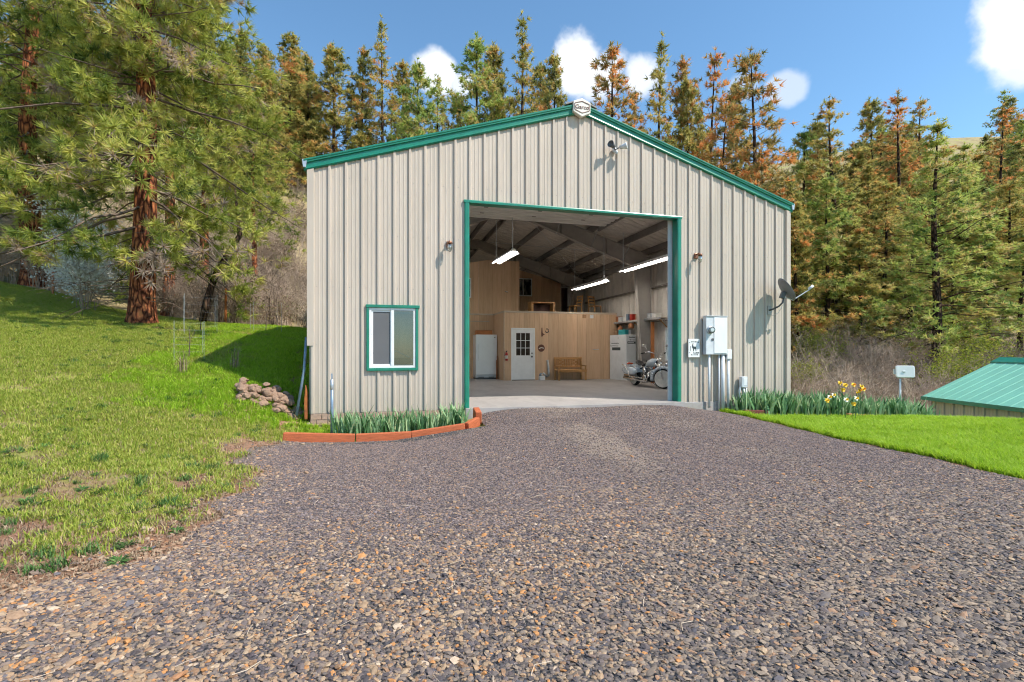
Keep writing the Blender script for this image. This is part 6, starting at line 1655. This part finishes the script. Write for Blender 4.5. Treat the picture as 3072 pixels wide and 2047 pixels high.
# background pines
bgk = dict(k=13, ln=.32, w_=.060, bark=BARKT, twr=0, s0=.24, rbf=.013, whorl=17, jit=(.28, 1.35), asym=.22, clump=3, crad=.17, ctone=.12, tmul=1.15)
full = lambda t: (1 - t) ** .72 * min(1, .45 + t * 4)
PR = {
 'olive': [pine(101, 13, .16, .06, 2.9, 105, 24, leaf=M['needle_olive'], toneshift=-.06, prof=full, **bgk), pine(102, 13, .16, .05, 3.1, 110, 24, leaf=M['needle_olive'], toneshift=-.01, prof=full, **bgk), pine(107, 13, .15, .08, 2.7, 95, 22, leaf=M['needle_olive'], toneshift=-.12, **bgk), pine(111, 13, .17, .12, 3.3, 80, 26, leaf=M['needle_olive'], toneshift=.0, sparse=.3, prof=lambda t: (1 - t) ** .5 * min(1, .35 + t * 2.2), **bgk), pine(112, 13, .16, .05, 2.5, 120, 22, leaf=M['needle_olive'], toneshift=-.08, prof=full, **bgk)],
 'spire': [pine(113, 14, .15, .08, 2.3, 80, 16, leaf=M['needle_olive'], sparse=.4, toneshift=-.04, prof=lambda t: (1 - t) ** .95 * min(1, .4 + t * 4), **bgk), pine(103, 14, .15, .06, 2.6, 100, 15, leaf=M['needle_olive'], sparse=.55, toneshift=.03, prof=lambda t: (1 - t) ** 1.15 * min(1, .4 + t * 4), **bgk)],
 'rust': [pine(104, 14, .17, .06, 3.0, 95, 20, leaf=M['needle_rust'], sparse=.4, toneshift=-.12, prof=full, **bgk), pine(105, 14, .16, .06, 2.9, 85, 15, leaf=M['needle_rust'], sparse=.65, toneshift=-.02, **bgk)],
 'green': [pine(106, 14, .18, .06, 3.1, 105, 23, leaf=M['needle_green'], toneshift=.12, prof=full, **bgk), pine(108, 14, .18, .08, 3.2, 95, 21, leaf=M['needle_green'], toneshift=.24, sparse=.25, prof=full, **bgk)],
 'tall': [pine(109, 18, .26, .16, 3.5, 125, 18, leaf=M['needle_green'], sparse=.3, toneshift=.26, dead=34, prof=full, **bgk), pine(110, 18, .24, .18, 3.3, 115, 17, leaf=M['needle_olive'], sparse=.3, toneshift=.05, dead=44, prof=full, **bgk)],
}
PH = {'olive': 13, 'spire': 14, 'rust': 14, 'green': 14, 'tall': 18}
# (picture column and treetop row in the 2353-wide view, distance, kind, variant, width factor, label)
BG = [
 (600, 160, 34, 'olive', 0, 1.0, 'olive pine peeping out right of the big red-barked pine'),
 (662, 80, 39, 'olive', 1, 1.1, 'tall olive pine at the left end of the row above the roof'),
 (712, 128, 41, 'olive', 2, 1.0, 'narrow olive pine second in the row above the left eave'),
 (768, 97, 39, 'olive', 0, 1.2, 'broad olive pine above the left roof slope'),
 (825, 108, 41, 'olive', 1, 1.0, 'olive pine left of the bare-topped spire'),
 (880, 48, 40, 'spire', 0, 1.0, 'thin bare-topped pine spire above the left roof slope'),
 (930, 140, 42, 'olive', 2, 1.0, 'olive pine just right of the left bare spire'),
 (972, 140, 37, 'green', 0, .9, 'dark green pine standing before the small left cloud'),
 (1012, 172, 42, 'green', 1, .9, 'low green pine below the small left cloud'),
 (1092, 78, 39, 'green', 1, 1.05, 'green pine with open branches left of the tallest spire'),
 (1148, 98, 41, 'olive', 1, 1.1, 'olive pine close to the left of the tallest spire'),
 (1198, 18, 40, 'spire', 0, 1.15, 'tallest bare spire pine left of the roof ridge'),
 (1240, 150, 43, 'olive', 2, 1.0, 'olive pine right of the tallest spire, lower'),
 (1284, 112, 38, 'olive', 0, .85, 'slim olive pine standing before the big white cloud'),
 (1400, 88, 37, 'rust', 0, 1.2, 'broad rust and green pine right of the big cloud, above the ridge'),
 (1452, 200, 42, 'rust', 1, .9, 'low rusty pine behind the ridge, right side'),
 (1500, 80, 38, 'spire', 0, 1.1, 'pointed grey-green pine right of the ridge'),
 (1557, 142, 41, 'rust', 1, 1.0, 'sparse rusty pine, third right of the ridge'),
 (1592, 175, 39, 'olive', 0, .9, 'low olive pine above the right roof slope'),
 (1626, 110, 40, 'rust', 1, 1.1, 'tall orange-tinged pine above the right roof slope'),
 (1650, 240, 36, 'rust', 0, 1.1, 'bushy orange pine low behind the right roof slope'),
 (1690, 190, 42, 'olive', 2, .8, 'thin olive pine beside the right faint cloud'),
 (1740, 122, 33, 'rust', 1, 1.25, 'bare rusty pine with open branches near the right eave'),
 (1768, 330, 30, 'rust', 0, 1.0, 'orange pine low behind the right eave'),
 (1842, 290, 36, 'green', 0, 1.0, 'dark green pine just right of the workshop'),
 (1880, 280, 44, 'olive', 1, 1.1, 'olive pine behind the dark one right of the workshop'),
 (1926, 218, 35, 'tall', 1, 1.1, 'tall dark pine with long bare trunk right of the workshop'),
 (1968, 330, 42, 'olive', 0, 1.2, 'yellowish pine between two tall trunks on the right'),
 (2010, 222, 46, 'olive', 2, 1.0, 'olive pine high on the right hillside'),
 (2062, 206, 40, 'rust', 0, 1.25, 'tall reddish dying pine in the middle of the right hillside'),
 (2112, 225, 44, 'tall', 1, 1.0, 'dark pine right of the reddish dying one'),
 (2150, 272, 24.5, 'tall', 0, 1.05, 'nearest tall green pine with bare lower trunk above the antenna'),
 (2200, 330, 38, 'tall', 0, 1.1, 'green pine on the right hillside behind the nearest one'),
 (2250, 350, 45, 'olive', 1, 1.4, 'yellow-green pine high on the right hillside below the bare crest'),
 (2300, 238, 42, 'rust', 0, 1.1, 'brown-topped pine near the right picture edge'),
 (2345, 330, 36, 'tall', 1, 1.1, 'dark pine at the right picture edge'),
 (2030, 420, 33, 'olive', 1, 1.1, 'olive pine low on the right hillside behind the irises'),
 (1975, 520, 30, 'olive', 0, 1.1, 'small yellowish pine above the brown brush on the right'),
 (1838, 440, 30, 'olive', 2, 1.0, 'thin olive pine hard against the right wall corner'),
 (2265, 500, 31, 'green', 1, 1.2, 'green pine above the green shed roof'),
 (2340, 560, 26, 'green', 0, 1.1, 'dark green pine directly above the shed ridge'),
 (2195, 560, 28, 'olive', 1, 1.0, 'small olive pine right of the nearest tall trunk'),
 (560, 250, 36, 'olive', 1, 1.1, 'olive pine behind the right branches of the big pine'),
 (480, 150, 42, 'olive', 0, 1.2, 'pine high on the hill behind the big pine'),
 (180, 200, 40, 'olive', 1, 1.3, 'pine on the hill between the two big left pines'),
 (20, 120, 38, 'green', 1, 1.3, 'green pine at the far upper left on the hill'),
 (640, 240, 44, 'olive', 1, 1.1, 'lower olive pine filling in left of the workshop eave'),
 (1050, 215, 45, 'olive', 0, 1.1, 'low olive pine under the small left cloud'),
 (1330, 240, 44, 'olive', 2, 1.0, 'low olive pine right behind the ridge plate'),
 (1600, 260, 44, 'olive', 1, 1.1, 'olive-brown pine low between taller ones over the right slope'),
 (1800, 400, 34, 'olive', 1, 1.1, 'olive pine low behind the right end of the roof'),
 (1900, 400, 31, 'green', 1, 1.0, 'yellow-green pine in front of the tall dark one right of the workshop'),
 (2090, 480, 31, 'green', 1, 1.0, 'green pine left of the nearest tall trunk'),
 (2140, 400, 36, 'olive', 1, 1.2, 'olive pine right behind the nearest tall trunk'),
 (2225, 430, 35, 'green', 1, 1.2, 'yellow-green pine between the nearest tall trunk and the shed'),
 (2310, 420, 33, 'olive', 0, 1.2, 'olive pine over the shed near the right picture edge'),
 (2000, 380, 38, 'olive', 1, 1.1, 'olive pine half hidden left of the reddish dying one'),
]
KF = 3072 / 2353
for k, (px, ty, D, kind, var, wf, lb) in enumerate(BG):
    x, y = V((px * KF - 1536) / 1476 * D, D); z0 = hz(x, y)
    zt = 1.2 - (ty * KF - 1050) / 1476 * D
    sz = max(.35, (zt - z0) / PH[kind])
    sxy = 1.03 * wf * min(1.3, max(.75, sz ** .5))
    plant('pine_tree', PR[kind][(var + k // 3) % len(PR[kind])], x, y, lb, rz=k * 1.7, tilt=(.03 * math.sin(k * 2.1), .03 * math.cos(k * 3.3)), s=sxy, sz=sz, group='pines on the hillside')

# the wood that closes the hillsides behind the single trees
def wood(name, n, xr0, xr1, d0, d1, cond, kinds, s0, s1, label, seed):
    q = np.random.RandomState(seed); xr = q.uniform(xr0, xr1, n); d = q.uniform(d0, d1, n)
    x = CAM[0] + xr * CP + d * SP; y = CAM[1] - xr * SP + d * CP; keep = cond(xr / d, d); x, y = x[keep], y[keep]; m_ = len(x)
    protos = []
    for kd, v_ in kinds:
        tr, br_, cr = PR[kd][v_]
        import bmesh
        bm = bmesh.new()
        for k_, me_ in enumerate((tr, br_, cr)):
            n0 = len(bm.faces); bm.from_mesh(me_); bm.faces.ensure_lookup_table()
            for f_ in bm.faces[n0:]: f_.material_index = 0 if k_ < 2 else 1
        me = bpy.data.meshes.new('wood_tree'); bm.to_mesh(me); bm.free()
        me.materials.append(tr.materials[0]); me.materials.append(cr.materials[0]); protos.append(me)
        tn = np.zeros(len(cr.polygons), np.float32); cr.attributes['tone'].data.foreach_get('value', tn)
        if 'tone' in me.attributes: me.attributes.remove(me.attributes['tone'])
        at_ = me.attributes.new('tone', 'FLOAT', 'FACE'); at_.data.foreach_set('value', np.r_[np.full(len(me.polygons) - len(tn), .4, np.float32), tn])
    s = q.uniform(s0, s1, m_)
    return tag(scatter(name, np.stack([x, y, height(x, y) - .1], -1), np.stack([q.uniform(-.03, .03, m_), q.uniform(-.03, .03, m_), q.uniform(0, 6.28, m_)], -1), np.stack([s * 1.15, s * 1.15, s * q.uniform(.85, 1.15, m_)], -1), protos, seed), label, 'wood', kind='stuff')
wood('hill_wood', 70, -48, -6, 38, 62, lambda u, d: (u > -1.08) & (u < -.40), (('olive', 0), ('olive', 1), ('green', 1), ('olive', 2)), .6, .85, 'pine wood closing the hill behind the big left pines', 61)
wood('right_wood', 150, 18, 75, 33, 72, lambda u, d: (u > .60) & (u < 1.10) & ~((u > .84) & (u < .97) & (d > 55)), (('olive', 0), ('olive', 1), ('green', 0), ('green', 1), ('rust', 0)), .55, .85, 'pine wood covering the right hillside behind the single pines', 62)

# ------------------------------------------------------------------ brush
def bare_shrub(seed, h, spread, mat, n=13, leafs=0, leafmat=None, r0=.011):
    rn = random.Random(seed); mb = MB(); P = []
    for i in range(n):
        a = rn.uniform(0, 6.28); ti = rn.uniform(.1, 1.0) * spread; hh = h * rn.uniform(.55, 1.1); d = Vector((math.cos(a), math.sin(a), 0)); b = d * rn.uniform(0, .2) * spread
        pts = [b + d * ti * s ** 1.5 + Vector((rn.gauss(0, .04), rn.gauss(0, .04), hh * s)) for s in (0, .35, .7, 1)]
        mb.tube(pts, [r0, r0 * .75, r0 * .5, r0 * .2], 3, False)
        for q in range(7):
            s = rn.uniform(.25, .95); j = min(2, int(s * 3)); p = pts[j].lerp(pts[j + 1], s * 3 - j)
            e = p + Vector((rn.gauss(0, .22), rn.gauss(0, .22), rn.uniform(.05, .40))) * h * .55; mb.tube([p, p.lerp(e, .5) + Vector((rn.gauss(0, .03), rn.gauss(0, .03), 0)) * h, e], [r0 * .45, r0 * .32, r0 * .15], 3, False); P.append(e)
            for w_ in range(3):
                m_ = p.lerp(e, rn.uniform(.3, 1)); e2 = m_ + Vector((rn.gauss(0, .16), rn.gauss(0, .16), rn.uniform(-.04, .22))) * h * .5; mb.tube([m_, e2], [r0 * .25, r0 * .12], 3, False); P.append(e2); P.append(m_.lerp(e2, .5))
    me = mb.mesh('bare_shrub', mat)
    lf = None
    if leafs:
        rng = np.random.RandomState(seed); P = np.array([tuple(p) for p in P]); P = P[rng.randint(0, len(P), leafs)] + rng.normal(0, .05 * h, (leafs, 3))
        v = needles(P, rng.normal(0, 1, (leafs, 3)), 3, .075, .05, rng, 1.0)
        lf = np_mesh('shrub_leaves', v, np.arange(len(v)), 3, leafmat, np.clip(np.repeat(rng.normal(.5, .25, leafs), 3), 0, 1))
    return me, lf
sh_b = [bare_shrub(k, 2.3, 1.1, M['greytwig'])[0] for k in range(3)] + [bare_shrub(10 + k, 1.9, 1.2, M['paletwig'])[0] for k in range(2)] + [bare_shrub(15, 2.2, 1.0, M['twig'])[0]]
lv_b = [bare_shrub(20 + k, 1.8, 1.0, M['greytwig'], 12, 420, M['leaf_brown'])[1] for k in range(3)]
def thicket(name, n, xr0, xr1, d0, d1, cond, protos, s0, s1, label, seed):
    q = np.random.RandomState(seed); xr = q.uniform(xr0, xr1, n); d = q.uniform(d0, d1, n)
    x = CAM[0] + xr * CP + d * SP; y = CAM[1] - xr * SP + d * CP
    keep = cond(x, y, xr, d) & ~((xr / d > -.92) & (xr / d < -.76) & (d > 16.5) & (d < 27)) & ~((x > -.8) & (x < 12) & (y > -1) & (y < 19.5)); x, y = x[keep], y[keep]; m_ = len(x)
    s = q.uniform(s0, s1, m_); rots = np.stack([q.uniform(-.1, .1, m_), q.uniform(-.1, .1, m_), q.uniform(0, 6.28, m_)], -1)
    return tag(scatter(name, np.stack([x, y, height(x, y) - .05], -1), rots, np.stack([s, s, s * q.uniform(.8, 1.2, m_)], -1), protos, seed), label, 'brush', kind='stuff')
def left_ok(x, y, xr, d): return (wild_amount(x, y) > .55)
thicket('bare_brush', 620, -30, -4.5, 17.5, 30, lambda x, y, xr, d: left_ok(x, y, xr, d), sh_b, .65, 1.2, 'brown leafless thicket along the top of the left slope', 41)
thicket('dry_leaf_brush', 260, -30, -4.5, 18, 34, lambda x, y, xr, d: left_ok(x, y, xr, d), sh_b[:2] + lv_b, .6, 1.2, 'tan dry-leaved brush behind the left slope', 42)
thicket('hill_brush', 170, -34, -6, 28, 46, left_ok, sh_b + lv_b, .6, 1.1, 'scattered brush on the hillside above the left slope', 43)
right_ok = lambda x, y, xr, d: (wild_amount(x, y) > .5) & (height(x, y) > -3) & ~((xr > 11.4) & (xr < 17) & (d < 15.5))
thicket('valley_brush', 330, 8, 30, 15.5, 27, lambda x, y, xr, d: right_ok(x, y, xr, d) & (xr > d * .56), sh_b, .7, 1.3, 'brown leafless brush in the dip right of the workshop', 44)
thicket('valley_leaf_brush', 120, 8, 32, 17, 30, lambda x, y, xr, d: right_ok(x, y, xr, d) & (xr > d * .56), sh_b[:1] + lv_b, .7, 1.2, 'tan dry-leaved brush in the dip right of the workshop', 45)
thicket('far_brush', 220, 14, 70, 30, 62, lambda x, y, xr, d: (xr > d * .54), sh_b[:2] + lv_b, .7, 1.4, 'scattered brush on the right hillside', 46)
# single bushes one can point at
def bush(nm, xr, d, h, spread, leafs, lm, tm, label, seed):
    x, y = V(xr, d); t = thing(nm, label, 'bush', (x, y, hz(x, y) - .03), seed)
    a, b = bare_shrub(seed, h, spread, tm, 16, leafs, lm, .014)
    inst('stems', a, (0, 0, 0), parent=t); inst('foliage', b, (0, 0, 0), parent=t)
bush('blossom_bush', -15.3, 17.7, 3.2, 1.7, 7500, M['leaf_white'], M['greytwig'], 'bright white blossoming bush between the two big left pines', 301)
bush('blossom_bush', -16.9, 19.4, 3.0, 1.2, 3000, M['leaf_white'], M['greytwig'], 'thinner pale blossoming bush nearer the second pine', 302)
bush('lime_bush', 19.4, 21.5, 2.9, 1.9, 4500, M['leaf_lime'], M['twig'], 'bright lime-green bush left of the shed roof', 303)
bush('lime_bush', 22.5, 24.0, 3.2, 2.0, 4500, M['leaf_lime'], M['twig'], 'bright lime-green bush behind the shed roof', 304)
bush('lime_bush', 17.0, 27.0, 2.8, 1.6, 3000, M['leaf_lime'], M['twig'], 'lime-green bush on the bank left of the nearest tall pine', 305)
bush('lime_bush', 14.6, 25.0, 2.4, 1.5, 2400, M['leaf_lime'], M['twig'], 'pale green bush close to the right corner of the workshop', 306)
